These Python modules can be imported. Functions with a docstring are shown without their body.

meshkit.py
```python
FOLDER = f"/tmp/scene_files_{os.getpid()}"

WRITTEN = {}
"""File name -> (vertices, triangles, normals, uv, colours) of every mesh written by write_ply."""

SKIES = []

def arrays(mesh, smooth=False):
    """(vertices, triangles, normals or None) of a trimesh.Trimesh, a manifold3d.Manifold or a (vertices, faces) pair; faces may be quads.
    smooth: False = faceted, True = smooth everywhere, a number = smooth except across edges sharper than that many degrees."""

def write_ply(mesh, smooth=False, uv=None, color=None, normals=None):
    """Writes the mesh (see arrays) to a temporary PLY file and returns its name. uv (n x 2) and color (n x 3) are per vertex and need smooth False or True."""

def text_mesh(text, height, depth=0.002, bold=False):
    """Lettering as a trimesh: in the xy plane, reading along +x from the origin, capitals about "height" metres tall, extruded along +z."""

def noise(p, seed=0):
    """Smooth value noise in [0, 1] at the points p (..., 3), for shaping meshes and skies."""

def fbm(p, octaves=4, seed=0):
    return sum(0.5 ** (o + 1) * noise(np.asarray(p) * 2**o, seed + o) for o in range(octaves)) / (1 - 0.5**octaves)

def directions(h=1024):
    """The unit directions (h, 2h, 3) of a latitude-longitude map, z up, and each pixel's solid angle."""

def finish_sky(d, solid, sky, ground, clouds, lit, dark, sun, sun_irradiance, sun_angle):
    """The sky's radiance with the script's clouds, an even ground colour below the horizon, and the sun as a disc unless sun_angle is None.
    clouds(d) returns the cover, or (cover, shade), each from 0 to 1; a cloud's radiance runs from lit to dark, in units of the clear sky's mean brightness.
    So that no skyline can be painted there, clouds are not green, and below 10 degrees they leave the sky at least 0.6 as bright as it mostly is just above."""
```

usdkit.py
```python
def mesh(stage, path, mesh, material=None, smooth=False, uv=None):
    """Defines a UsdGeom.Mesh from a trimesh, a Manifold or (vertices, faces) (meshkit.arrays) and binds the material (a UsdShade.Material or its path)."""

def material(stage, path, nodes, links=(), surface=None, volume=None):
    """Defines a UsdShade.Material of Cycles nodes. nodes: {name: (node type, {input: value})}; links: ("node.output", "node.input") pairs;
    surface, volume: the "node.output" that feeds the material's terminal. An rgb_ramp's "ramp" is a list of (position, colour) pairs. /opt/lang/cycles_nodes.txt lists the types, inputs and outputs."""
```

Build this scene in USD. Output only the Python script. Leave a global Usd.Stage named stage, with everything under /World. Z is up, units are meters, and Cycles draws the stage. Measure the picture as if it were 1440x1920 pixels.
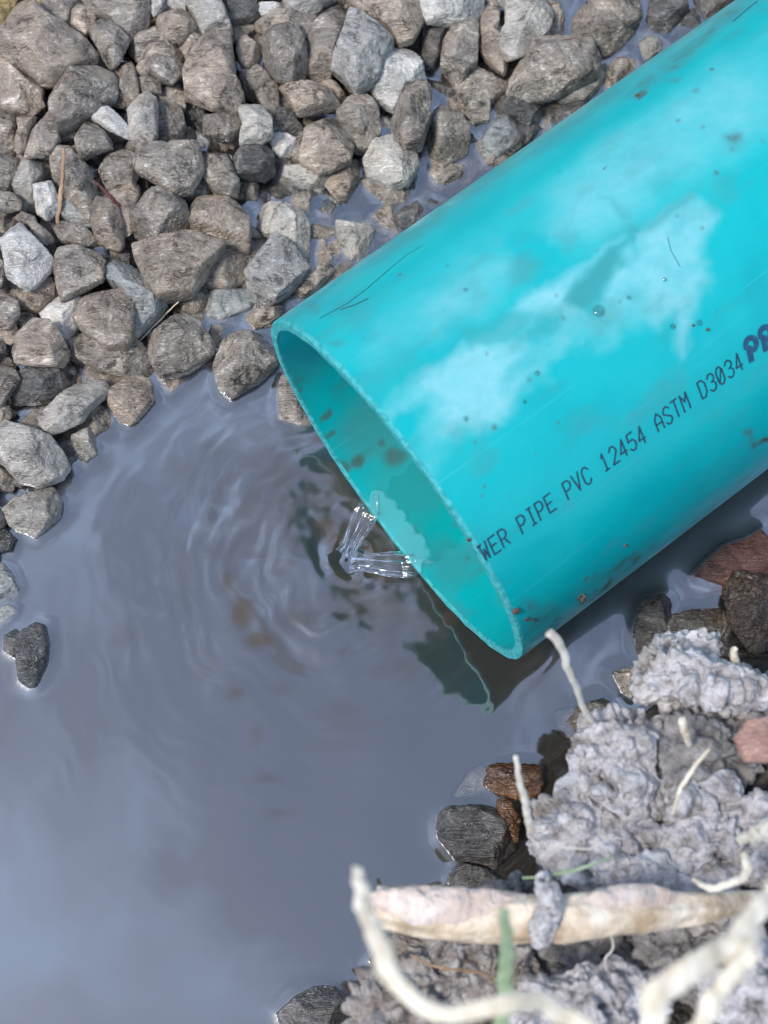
import math, random
import numpy as np, trimesh, usdkit, meshkit
from shapely.geometry import LineString, Polygon
from shapely.ops import unary_union
from scipy import ndimage
from scipy.spatial import cKDTree
from pxr import Usd, UsdGeom, UsdLux, UsdShade, Sdf, Gf, Vt

stage = Usd.Stage.CreateInMemory()
UsdGeom.SetStageUpAxis(stage, UsdGeom.Tokens.z)
UsdGeom.SetStageMetersPerUnit(stage, 1.0)
UsdGeom.Xform.Define(stage, '/World')
UsdGeom.Scope.Define(stage, '/World/Looks')
T = Sdf.ValueTypeNames

# ------------------------------------------------------------------ camera, sky, sun, exposure
FPX, TILT = 2700.0, math.radians(14.2)          # focal length in pixels of the 1440 px wide photograph; tilt away from straight down
FW = np.array([0, math.sin(TILT), -math.cos(TILT)]); UPV = np.array([0, math.cos(TILT), math.sin(TILT)]); RT = np.array([1.0, 0, 0])
R_OUT, R_IN = 0.080, 0.0754                      # 6 inch sewer pipe
PIPE_Z = 0.0885                                  # height of the pipe's axis above the puddle
AX = math.radians(37.03)
PD = np.array([math.cos(AX), math.sin(AX), 0]); PS = np.array([PD[1], -PD[0], 0])   # along the pipe, and sideways
MOUTH = np.array([0, 0, PIPE_Z])
CAM = MOUTH - 0.558 * (FW + RT * (735.4 - 720) / FPX - UPV * (925.4 - 960) / FPX)

cam = UsdGeom.Camera.Define(stage, '/World/camera')
M = Gf.Matrix4d(1.0)
M.SetRow(0, Gf.Vec4d(*RT, 0)); M.SetRow(1, Gf.Vec4d(*UPV, 0)); M.SetRow(2, Gf.Vec4d(*(-FW), 0)); M.SetRow(3, Gf.Vec4d(*CAM, 1))
cam.AddTransformOp().Set(M)
cam.CreateHorizontalApertureAttr(36.0); cam.CreateVerticalApertureAttr(48.0)
cam.CreateFocalLengthAttr(36.0 * FPX / 1440)
cam.CreateFStopAttr(16.5)
cam.CreateFocusDistanceAttr(0.582)
cam.CreateClippingRangeAttr(Gf.Vec2f(0.02, 1000))
cam.CreateExposureAttr(0.35)

SUN_EL, SUN_AZ = math.radians(61), math.atan2(-0.90, -0.36)      # azimuth = atan2(x, y) of the direction towards the sun
SUN = np.array([math.sin(SUN_AZ) * math.cos(SUN_EL), math.cos(SUN_AZ) * math.cos(SUN_EL), math.sin(SUN_EL)])
sun = UsdLux.DistantLight.Define(stage, '/World/sun')
sun.CreateNormalizeAttr(True); sun.CreateIntensityAttr(0.72); sun.CreateAngleAttr(13.0); sun.CreateColorAttr(Gf.Vec3f(1.0, 0.95, 0.88))
zz = Gf.Vec3d(*SUN)
q = Gf.Rotation(Gf.Vec3d(0, 0, 1), zz)
sun.AddTransformOp().Set(Gf.Matrix4d().SetRotate(q))

dome = UsdLux.DomeLight.Define(stage, '/World/sky')
sky_mat = usdkit.material(stage, '/World/Looks/sky', {
    'tc': ('texture_coordinate', {}),
    'sky': ('sky_texture', {'sky_type': 'single_scattering', 'sun_disc': False, 'sun_elevation': SUN_EL, 'sun_rotation': SUN_AZ}),
    'n': ('noise_texture', {'scale': 2.6, 'detail': 7.0, 'roughness': 0.58, 'distortion': 0.4}),
    'r': ('rgb_ramp', {'ramp': [(0.0, (0.18,) * 3), (0.44, (0.24,) * 3), (0.58, (0.72,) * 3), (0.74, (1,) * 3), (1.0, (1,) * 3)]}),
    'm': ('mix', {'mix_type': 'mix', 'color2': (7.7, 9.9, 14.2)}),
    'b': ('background_shader', {'strength': 0.10}),
}, [('tc.generated', 'n.vector'), ('n.fac', 'r.fac'), ('r.color', 'm.fac'), ('sky.color', 'm.color1'), ('m.color', 'b.color')], surface='b.background')
UsdShade.MaterialBindingAPI.Apply(dome.GetPrim()).Bind(sky_mat)

# ------------------------------------------------------------------ helpers
def at(u, v, z):
    """the world point at height z that photograph pixel (u, v) shows"""
    d = FW + RT * (u - 720) / FPX - UPV * (v - 960) / FPX
    return CAM + d * ((z - CAM[2]) / d[2])

def ats(pts, z):
    return np.array([at(u, v, z) for u, v in pts])

used = {}
def numbered(parent, name):
    k = used.get((parent, name), 0); used[(parent, name)] = k + 1
    return f'{parent}/{name}' if k == 0 else f'{parent}/{name}_{k:03d}'

def tag(prim, label=None, cat=None, group=None, kind=None):
    for k, v in (('label', label), ('category', cat), ('group', group), ('kind', kind)):
        if v: prim.SetCustomDataByKey(k, v)

def thing(name, label, cat, loc=(0, 0, 0), group=None, kind=None):
    x = UsdGeom.Xform.Define(stage, numbered('/World', name))
    x.AddTranslateOp().Set(Gf.Vec3d(*map(float, loc)))
    tag(x.GetPrim(), label, cat, group, kind)
    return x

def obj(name, mesh, mat, parent=None, loc=None, smooth=True, **attrs):
    """one Mesh prim; points are given relative to loc"""
    path = numbered(str(parent.GetPath()) if parent is not None else '/World', name)
    m = usdkit.mesh(stage, path, mesh, mat, smooth=smooth)
    if loc is not None: m.AddTranslateOp().Set(Gf.Vec3d(*map(float, loc)))
    for k, v in attrs.items():
        UsdGeom.PrimvarsAPI(m).CreatePrimvar(k, T.FloatArray, 'vertex').Set(Vt.FloatArray.FromNumpy(np.asarray(v, np.float32)))
    return m

def sstep(a, b, x):
    t = np.clip((np.asarray(x, float) - a) / (b - a), 0, 1); return t * t * (3 - 2 * t)

def noise(p, f, seed=0): return meshkit.noise(np.asarray(p) * f + 100.0, seed) - 0.5
def fbm(p, f, octv=4, seed=0): return meshkit.fbm(np.asarray(p) * f + 100.0, octv, seed) - 0.5

ICO = {k: trimesh.creation.icosphere(subdivisions=k) for k in (2, 3, 4, 5, 6)}

# ------------------------------------------------------------------ materials
def stone_mat(name, dark, mid, light, rough=0.30, spec=0.6, stain=(0.20, 0.13, 0.07), stain_fac=0.25, scale=1.0):
    return usdkit.material(stage, '/World/Looks/' + name, {
        'tc': ('texture_coordinate', {}), 'oi': ('object_info', {}),
        'off': ('vector_math', {'math_type': 'multiply_add', 'vector1': (0, 0, 0), 'vector2': (7.0, 13.0, 5.0)}),
        'n1': ('noise_texture', {'scale': 85.0 * scale, 'detail': 6.0, 'roughness': 0.60, 'distortion': 1.4}),
        'st': ('mapping', {'scale': (0.55, 3.0, 1.6), 'rotation': (0.5, 0.4, 0.9)}),
        'n2': ('noise_texture', {'scale': 260.0 * scale, 'detail': 5.0, 'roughness': 0.62, 'distortion': 2.2}),
        'n3': ('noise_texture', {'scale': 60.0 * scale, 'detail': 3.0, 'roughness': 0.5}),
        'vo': ('voronoi_texture', {'scale': 620.0 * scale, 'feature': 'f1'}),
        'pit': ('map_range', {'from_min': 0.0, 'from_max': 0.20, 'to_min': 0.0, 'to_max': 1.0, 'clamp': True}),
        'pm': ('map_range', {'from_min': 0.44, 'from_max': 0.58, 'to_min': 0.0, 'to_max': 1.0, 'clamp': True}),
        'pinv': ('math', {'math_type': 'subtract', 'value1': 1.0}),
        'pk': ('math', {'math_type': 'multiply'}),
        'sum': ('math', {'math_type': 'multiply_add', 'value2': 0.55}),
        'half': ('math', {'math_type': 'multiply', 'value2': 0.50}),
        'ramp': ('rgb_ramp', {'ramp': [(0.0, dark), (0.43, dark), (0.50, mid), (0.57, mid), (0.65, light), (1.0, light)]}),
        'sf': ('map_range', {'from_min': 0.52, 'from_max': 0.72, 'to_min': 0.0, 'to_max': stain_fac, 'clamp': True}),
        'mx': ('mix', {'mix_type': 'mix', 'color2': stain}),
        'pd': ('mix', {'mix_type': 'multiply', 'color2': (0.25, 0.23, 0.21)}),
        'cs': ('math', {'math_type': 'subtract', 'value2': 0.5}), 'ca': ('math', {'math_type': 'absolute'}),
        'ck': ('map_range', {'from_min': 0.0, 'from_max': 0.026, 'to_min': 0.85, 'to_max': 0.0, 'clamp': True}),
        'cm': ('mix', {'mix_type': 'multiply', 'color2': (0.30, 0.27, 0.24)}),
        'var': ('map_range', {'from_min': 0.0, 'from_max': 1.0, 'to_min': 0.78, 'to_max': 1.18}),
        'hv': ('hsv', {'saturation': 1.0}),
        'bh': ('math', {'math_type': 'multiply_add', 'value2': 0.55}),
        'bump': ('bump', {'strength': 0.9, 'distance': 0.0020}),
        'rr': ('map_range', {'from_min': 0.35, 'from_max': 0.65, 'to_min': rough - 0.15, 'to_max': rough + 0.18, 'clamp': True}),
        'lv': ('map_range', {'from_min': 0.36, 'from_max': 0.64, 'to_min': 0.66, 'to_max': 1.22, 'clamp': True}), 'vm': ('math', {'math_type': 'multiply'}),
        'cw': ('map_range', {'from_min': 0.42, 'from_max': 0.60, 'to_min': 0.15, 'to_max': 0.85, 'clamp': True}),
        'p': ('principled_bsdf', {'specular_ior_level': spec, 'coat_roughness': 0.10, 'coat_ior': 1.4}),
    }, [('n3.fac', 'lv.value'), ('lv.result', 'vm.value1'), ('var.result', 'vm.value2'), ('n1.fac', 'cw.value'), ('cw.result', 'p.coat_weight'), ('bump.normal', 'p.coat_normal'), ('oi.random', 'off.vector1'), ('tc.object', 'off.vector3'), ('off.vector', 'n1.vector'), ('off.vector', 'st.vector'), ('st.vector', 'n2.vector'),
        ('off.vector', 'n3.vector'), ('off.vector', 'vo.vector'), ('vo.distance', 'pit.value'), ('n3.fac', 'pm.value'), ('pit.result', 'pinv.value2'),
        ('pinv.value', 'pk.value1'), ('pm.result', 'pk.value2'), ('n2.fac', 'half.value1'), ('n1.fac', 'sum.value1'), ('half.value', 'sum.value3'),
        ('sum.value', 'ramp.fac'), ('n3.fac', 'sf.value'), ('sf.result', 'mx.fac'), ('ramp.color', 'mx.color1'), ('mx.color', 'pd.color1'), ('pk.value', 'pd.fac'),
        ('oi.random', 'var.value'), ('vm.value', 'hv.value'), ('n2.fac', 'cs.value1'), ('cs.value', 'ca.value1'), ('ca.value', 'ck.value'), ('ck.result', 'cm.fac'), ('pd.color', 'cm.color1'), ('cm.color', 'hv.color'), ('hv.color', 'p.base_color'),
        ('n2.fac', 'bh.value1'), ('n1.fac', 'bh.value3'), ('bh.value', 'bump.height'), ('bump.normal', 'p.normal'), ('n1.fac', 'rr.value'), ('rr.result', 'p.roughness')],
        surface='p.BSDF')

STONE = {
    'g': stone_mat('grey_limestone', (0.058, 0.047, 0.037), (0.290, 0.247, 0.203), (0.62, 0.56, 0.48)),
    't': stone_mat('tan_limestone', (0.085, 0.062, 0.045), (0.350, 0.280, 0.216), (0.65, 0.56, 0.46)),
    's': stone_mat('pale_limestone', (0.15, 0.135, 0.115), (0.42, 0.385, 0.335), (0.62, 0.585, 0.53), stain_fac=0.15),
    'w': stone_mat('white_limestone', (0.33, 0.31, 0.28), (0.64, 0.61, 0.565), (0.82, 0.80, 0.76), stain=(0.36, 0.31, 0.22), stain_fac=0.4),
    'b': stone_mat('bluish_limestone', (0.12, 0.122, 0.116), (0.31, 0.32, 0.305), (0.53, 0.545, 0.53), stain_fac=0.1),
    'd': stone_mat('dark_wet_stone', (0.026, 0.023, 0.021), (0.085, 0.078, 0.070), (0.24, 0.225, 0.205), rough=0.20, spec=0.8),
    'y': stone_mat('ochre_stone', (0.22, 0.15, 0.045), (0.48, 0.35, 0.13), (0.62, 0.49, 0.22)),
    'k': stone_mat('speckled_stone', (0.12, 0.115, 0.105), (0.42, 0.40, 0.37), (0.74, 0.72, 0.69), scale=1.5),
    'r': stone_mat('red_clay', (0.050, 0.022, 0.016), (0.115, 0.050, 0.036), (0.18, 0.085, 0.062), rough=0.30, stain_fac=0.0),
    'p': stone_mat('pink_stone', (0.30, 0.16, 0.12), (0.48, 0.27, 0.21), (0.60, 0.38, 0.31), rough=0.6, stain_fac=0.0),
    'a': stone_mat('amber_clay', (0.030, 0.012, 0.004), (0.105, 0.042, 0.010), (0.24, 0.11, 0.03), rough=0.14, spec=0.8, stain_fac=0.0, scale=0.7),
    'e': stone_mat('wet_brown_mud', (0.022, 0.015, 0.010), (0.062, 0.043, 0.030), (0.15, 0.112, 0.085), rough=0.12, spec=0.9, stain_fac=0.1),  # browns darkened to carry the shade the mud lump lies in
}

def soil_mat(name, c0, c1, c2, rough=0.85, bump=0.9, scale=1.0, tint=(0.17, 0.135, 0.108), tint_fac=0.9):
    return usdkit.material(stage, '/World/Looks/' + name, {
        'tc': ('texture_coordinate', {}),
        'n1': ('noise_texture', {'scale': 130.0 * scale, 'detail': 7.0, 'roughness': 0.65, 'distortion': 0.3}),
        'n2': ('noise_texture', {'scale': 520.0 * scale, 'detail': 4.0, 'roughness': 0.6}),
        'v': ('voronoi_texture', {'scale': 260.0 * scale, 'feature': 'smooth_f1', 'smoothness': 0.4}),
        'r': ('rgb_ramp', {'ramp': [(0.0, c0), (0.34, c0), (0.5, c1), (0.66, c2), (1.0, c2)]}),
        'n3': ('noise_texture', {'scale': 38.0 * scale, 'detail': 5.0, 'roughness': 0.6}), 'k3': ('map_range', {'from_min': 0.50, 'from_max': 0.66, 'to_min': 0.0, 'to_max': tint_fac, 'clamp': True}),
        'mt': ('mix', {'color2': tint}),
        'h': ('math', {'math_type': 'multiply_add', 'value2': -0.8}),
        'b': ('bump', {'strength': bump, 'distance': 0.0022}),
        'p': ('principled_bsdf', {'roughness': rough, 'specular_ior_level': 0.3}),
    }, [('tc.object', 'n1.vector'), ('tc.object', 'n2.vector'), ('tc.object', 'v.vector'), ('n1.fac', 'r.fac'), ('r.color', 'mt.color1'), ('tc.object', 'n3.vector'), ('n3.fac', 'k3.value'), ('k3.result', 'mt.fac'), ('mt.color', 'p.base_color'),
        ('v.distance', 'h.value1'), ('n2.fac', 'h.value3'), ('h.value', 'b.height'), ('b.normal', 'p.normal')], surface='p.BSDF')

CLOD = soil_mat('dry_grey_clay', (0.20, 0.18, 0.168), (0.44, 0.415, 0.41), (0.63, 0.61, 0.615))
CLOD2 = soil_mat('dark_grey_clay', (0.10, 0.092, 0.085), (0.21, 0.195, 0.185), (0.36, 0.345, 0.335))  # darker grey than the other clods
CLOD3 = soil_mat('flaky_brown_clay', (0.12, 0.098, 0.083), (0.27, 0.235, 0.21), (0.46, 0.43, 0.41))
BED = soil_mat('wet_mud', (0.030, 0.024, 0.018), (0.055, 0.045, 0.035), (0.09, 0.075, 0.060), rough=0.5, tint_fac=0.0)

def straw_mat(name, c0, c1, transl=0.15):
    return usdkit.material(stage, '/World/Looks/' + name, {
        'tc': ('texture_coordinate', {}),
        'n': ('noise_texture', {'scale': 160.0, 'detail': 4.0, 'distortion': 0.5}),
        'r': ('rgb_ramp', {'ramp': [(0.3, c0), (0.7, c1)]}),
        'b': ('bump', {'strength': 0.4, 'distance': 0.0006}),
        'p': ('principled_bsdf', {'roughness': 0.55}), 't': ('translucent_bsdf', {}),
        'm': ('mix_closure', {'fac': transl}),
    }, [('tc.object', 'n.vector'), ('n.fac', 'r.fac'), ('r.color', 'p.base_color'), ('r.color', 't.color'), ('n.fac', 'b.height'), ('b.normal', 'p.normal'),
        ('p.BSDF', 'm.closure1'), ('t.BSDF', 'm.closure2')], surface='m.closure')
STRAW = straw_mat('dry_straw', (0.62, 0.52, 0.36), (0.86, 0.80, 0.68))
PALE_ROOT = straw_mat('pale_rootlet', (0.48, 0.44, 0.36), (0.74, 0.70, 0.62))
GREEN = straw_mat('green_blade', (0.30, 0.40, 0.22), (0.45, 0.55, 0.36), 0.35)
TWIG = straw_mat('brown_twig', (0.22, 0.12, 0.06), (0.40, 0.26, 0.15), 0.02)
RED_TWIG = straw_mat('red_twig', (0.07, 0.022, 0.018), (0.15, 0.05, 0.042), 0.02)
WOOD = soil_mat('root_wood', (0.40, 0.295, 0.185), (0.63, 0.525, 0.395), (0.77, 0.69, 0.57), rough=0.7, bump=0.6, scale=0.6, tint=(0.30, 0.17, 0.08), tint_fac=0.7)
BARK = soil_mat('root_bark', (0.50, 0.37, 0.29), (0.64, 0.53, 0.45), (0.74, 0.66, 0.60), rough=0.75, bump=0.8, scale=0.8, tint=(0.46, 0.36, 0.31), tint_fac=0.5)

def water_mat(name, mud, base, boost, rough=0.012, clear=(0.93, 0.91, 0.88)):
    return usdkit.material(stage, '/World/Looks/' + name, {
        'at': ('attribute', {'attribute': 'murk'}), 'rp': ('attribute', {'attribute': 'ripple'}), 'ro': ('math', {'math_type': 'add', 'value2': rough}), 'si': ('attribute', {'attribute': 'silt'}),
        'mc': ('mix', {'mix_type': 'mix', 'color1': mud, 'color2': (mud[0] * 2.9, mud[1] * 2.7, mud[2] * 2.5)}),  # second colour: silt, and dark reflections painted onto the water
        'd': ('diffuse_bsdf', {}), 't': ('transparent_bsdf', {'color': clear}),
        'm1': ('mix_closure', {}),
        'f': ('fresnel', {'IOR': 1.33}), 'k': ('math', {'math_type': 'multiply_add', 'value2': boost, 'value3': base, 'use_clamp': True}),
        'sv': ('math', {'math_type': 'multiply_add', 'value2': -0.72, 'value3': 1.0, 'use_clamp': True}), 'km': ('math', {'math_type': 'multiply'}),
        'g': ('glossy_bsdf', {'color': (0.95, 0.97, 1.0)}), 'm2': ('mix_closure', {}),
    }, [('rp.fac', 'ro.value1'), ('ro.value', 'g.roughness'), ('si.fac', 'mc.fac'), ('mc.color', 'd.color'), ('at.fac', 'm1.fac'), ('t.BSDF', 'm1.closure1'), ('d.BSDF', 'm1.closure2'), ('f.fac', 'k.value1'), ('si.fac', 'sv.value1'), ('k.value', 'km.value1'), ('sv.value', 'km.value2'), ('km.value', 'm2.fac'),
        ('m1.closure', 'm2.closure1'), ('g.BSDF', 'm2.closure2')], surface='m2.closure')
WATER = water_mat('muddy_water', (0.024, 0.0195, 0.0150), 0.255, 1.3)
CLEAR = water_mat('clear_water', (0.18, 0.70, 0.76), 0.012, 1.0, 0.02, (0.985, 0.99, 0.99))
JET = water_mat('pouring_water', (0.40, 0.46, 0.50), 0.0, 1.3, 0.03, (0.985, 0.985, 0.985))

PIPE = usdkit.material(stage, '/World/Looks/teal_pvc', {
    'tc': ('texture_coordinate', {}),
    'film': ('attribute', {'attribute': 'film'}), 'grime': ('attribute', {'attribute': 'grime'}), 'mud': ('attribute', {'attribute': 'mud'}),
    'n1': ('noise_texture', {'scale': 30.0, 'detail': 5.0, 'roughness': 0.6, 'distortion': 0.6}),
    'n2': ('noise_texture', {'scale': 260.0, 'detail': 5.0, 'roughness': 0.65}),
    'base': ('rgb_ramp', {'ramp': [(0.3, (0.0005, 0.315, 0.342)), (0.5, (0.001, 0.345, 0.366)), (0.7, (0.004, 0.368, 0.380))]}),
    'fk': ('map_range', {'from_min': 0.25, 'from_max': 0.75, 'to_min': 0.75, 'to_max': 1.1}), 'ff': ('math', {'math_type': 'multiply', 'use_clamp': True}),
    'm1': ('mix', {'color2': (0.19, 0.47, 0.50)}), 'm2': ('mix', {'color2': (0.05, 0.22, 0.22)}), 'm3': ('mix', {'color2': (0.060, 0.050, 0.036)}),  # m1 mixes the pale sky sheen into the base colour
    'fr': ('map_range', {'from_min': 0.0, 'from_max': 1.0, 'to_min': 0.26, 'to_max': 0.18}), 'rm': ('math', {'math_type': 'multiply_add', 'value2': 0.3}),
    'b': ('bump', {'strength': 0.10, 'distance': 0.0006}),
    'sm': ('mapping', {'mapping_type': 'point', 'rotation': (0, 0, -AX)}), 'ss': ('mapping', {'scale': (5.0, 420.0, 420.0)}),
    'sn': ('noise_texture', {'scale': 1.0, 'detail': 4.0, 'roughness': 0.7}), 'sk': ('map_range', {'from_min': 0.60, 'from_max': 0.72, 'to_min': 0.0, 'to_max': 0.35, 'clamp': True}),
    'm0': ('mix', {'color2': (0.07, 0.44, 0.45)}),
    'p': ('principled_bsdf', {'specular_ior_level': 0.32}),
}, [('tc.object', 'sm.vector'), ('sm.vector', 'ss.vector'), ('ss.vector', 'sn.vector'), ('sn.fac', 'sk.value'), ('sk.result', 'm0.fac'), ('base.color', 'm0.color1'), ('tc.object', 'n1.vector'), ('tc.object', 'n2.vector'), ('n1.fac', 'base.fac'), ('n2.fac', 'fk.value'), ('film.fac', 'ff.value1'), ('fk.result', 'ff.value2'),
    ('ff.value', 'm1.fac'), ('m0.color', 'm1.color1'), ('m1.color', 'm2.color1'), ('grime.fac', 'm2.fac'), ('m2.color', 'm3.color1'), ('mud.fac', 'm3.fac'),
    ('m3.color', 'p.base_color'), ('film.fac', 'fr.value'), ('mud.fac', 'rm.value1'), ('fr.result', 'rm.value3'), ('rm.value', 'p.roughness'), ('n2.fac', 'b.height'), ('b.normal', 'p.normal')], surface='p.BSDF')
INK = usdkit.material(stage, '/World/Looks/navy_ink', {
    'tc': ('texture_coordinate', {}), 'n': ('noise_texture', {'scale': 900.0, 'detail': 3.0}),
    'r': ('rgb_ramp', {'ramp': [(0.35, (0.004, 0.020, 0.045)), (0.7, (0.010, 0.06, 0.11))]}), 'p': ('principled_bsdf', {'roughness': 0.45})},
    [('tc.object', 'n.vector'), ('n.fac', 'r.fac'), ('r.color', 'p.base_color')], surface='p.BSDF')
INK2 = usdkit.material(stage, '/World/Looks/blue_ink', {
    'tc': ('texture_coordinate', {}), 'n': ('noise_texture', {'scale': 500.0, 'detail': 3.0}),
    'r': ('rgb_ramp', {'ramp': [(0.35, (0.004, 0.045, 0.10)), (0.7, (0.008, 0.08, 0.15))]}), 'p': ('principled_bsdf', {'roughness': 0.45})},
    [('tc.object', 'n.vector'), ('n.fac', 'r.fac'), ('r.color', 'p.base_color')], surface='p.BSDF')

# ------------------------------------------------------------------ the ground: puddle basin, gravel bed, trench bank
BANK = ats([(1480, 1010), (1330, 1130), (1215, 1230), (1120, 1340), (1035, 1440), (1010, 1560), (1000, 1640), (720, 1700), (690, 1800), (670, 1990)], 0.15)[:, :2]
BANKPOLY = Polygon([*map(tuple, BANK), (BANK[-1][0], -1.0), (1.2, -1.0), (1.2, BANK[0][1])]).buffer(-0.020)
import shapely
def bank_d(x, y):
    """how far inside the bank's edge a point lies (negative: outside)"""
    sh = np.shape(x); p = shapely.points(np.ravel(x), np.ravel(y))
    d = shapely.distance(BANKPOLY.exterior, p)
    return np.where(shapely.contains(BANKPOLY, p), d, -d).reshape(sh)

SHORE = ats([(-700, 1500), (-200, 1150), (0, 1010), (90, 900), (220, 830), (300, 740), (430, 735), (520, 745), (620, 790), (900, 620), (1300, 420), (1700, 200)], 0)[:, :2]
GRAVPOLY = Polygon([*map(tuple, SHORE), (1.0, 1.0), (-1.0, 1.0), (-1.0, SHORE[0][1])])
def gravel_d(x, y):
    sh = np.shape(x); p = shapely.points(np.ravel(x), np.ravel(y))
    d = shapely.distance(GRAVPOLY.exterior, p)
    return np.where(shapely.contains(GRAVPOLY, p), d, -d).reshape(sh)
def rise_at(x, y):
    """height of the gravel's mean surface above the water: nothing by the pipe, more towards the upper left"""
    a = at(640, 560, 0); b = at(0, 60, 0); dirv = (b - a)[:2]; L = np.linalg.norm(dirv); dirv /= L
    t = ((x - a[0]) * dirv[0] + (y - a[1]) * dirv[1]) / L
    return 0.014 * np.clip(t, 0, 1.6)

def ground_h(x, y):
    p = np.stack([x, y, np.zeros_like(x)], -1)
    g = -0.034 + 0.022 * sstep(-0.035, 0.02, gravel_d(x, y)) + rise_at(x, y) * sstep(-0.01, 0.05, gravel_d(x, y))
    bd = bank_d(x, y)
    g = g + (0.150 + 0.034) * sstep(-0.016, 0.034, bd) * (1 + 0.25 * fbm(p, 30.0, 3, 4))
    g = g + 0.006 * fbm(p, 45.0, 4, 2)
    far = np.maximum(np.abs(x), np.abs(y + 0.0))
    return g + 0.16 * sstep(0.55, 1.1, far) * (bd < 0.04) + 0.25 * fbm(p, 0.4, 3, 8) * sstep(1.5, 6, far)

core = np.linspace(-0.5, 0.5, 261)
outer = 0.5 + np.geomspace(0.004, 60, 44)
axis = np.concatenate([-outer[::-1], core, outer])
X, Y = np.meshgrid(axis, axis, indexing='xy')
Z = ground_h(X, Y)
def grid_mesh(X, Y, Z):
    n, m = X.shape
    v = np.stack([X, Y, Z], -1).reshape(-1, 3); i = np.arange(n * m).reshape(n, m)
    return v, np.stack([i[:-1, :-1], i[:-1, 1:], i[1:, 1:], i[1:, :-1]], -1).reshape(-1, 4)
g = obj('ground', grid_mesh(X, Y, Z), BED); tag(g.GetPrim(), kind='structure')

# ------------------------------------------------------------------ stones
RNG = np.random.default_rng(7)
SHELL = []         # every stone's surface points, for the water line
def polar(poly, phi):
    """distance from the origin to a star-shaped outline in the directions phi"""
    n = len(poly); ang = np.unwrap(np.arctan2(poly[:, 1], poly[:, 0]))
    a, b = poly, np.roll(poly, -1, 0)
    d = np.stack([np.cos(phi), np.sin(phi)], -1)
    best = np.zeros(len(phi))
    for k in range(n):
        e = b[k] - a[k]
        den = d[:, 0] * e[1] - d[:, 1] * e[0]
        den = np.where(np.abs(den) < 1e-12, 1e-12, den)
        t = (a[k][0] * e[1] - a[k][1] * e[0]) / den
        s = (a[k][0] * d[:, 1] - a[k][1] * d[:, 0]) / den
        best = np.maximum(best, np.where((t > 0) & (s >= -1e-6) & (s <= 1 + 1e-6), t, 0))
    return best

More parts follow.
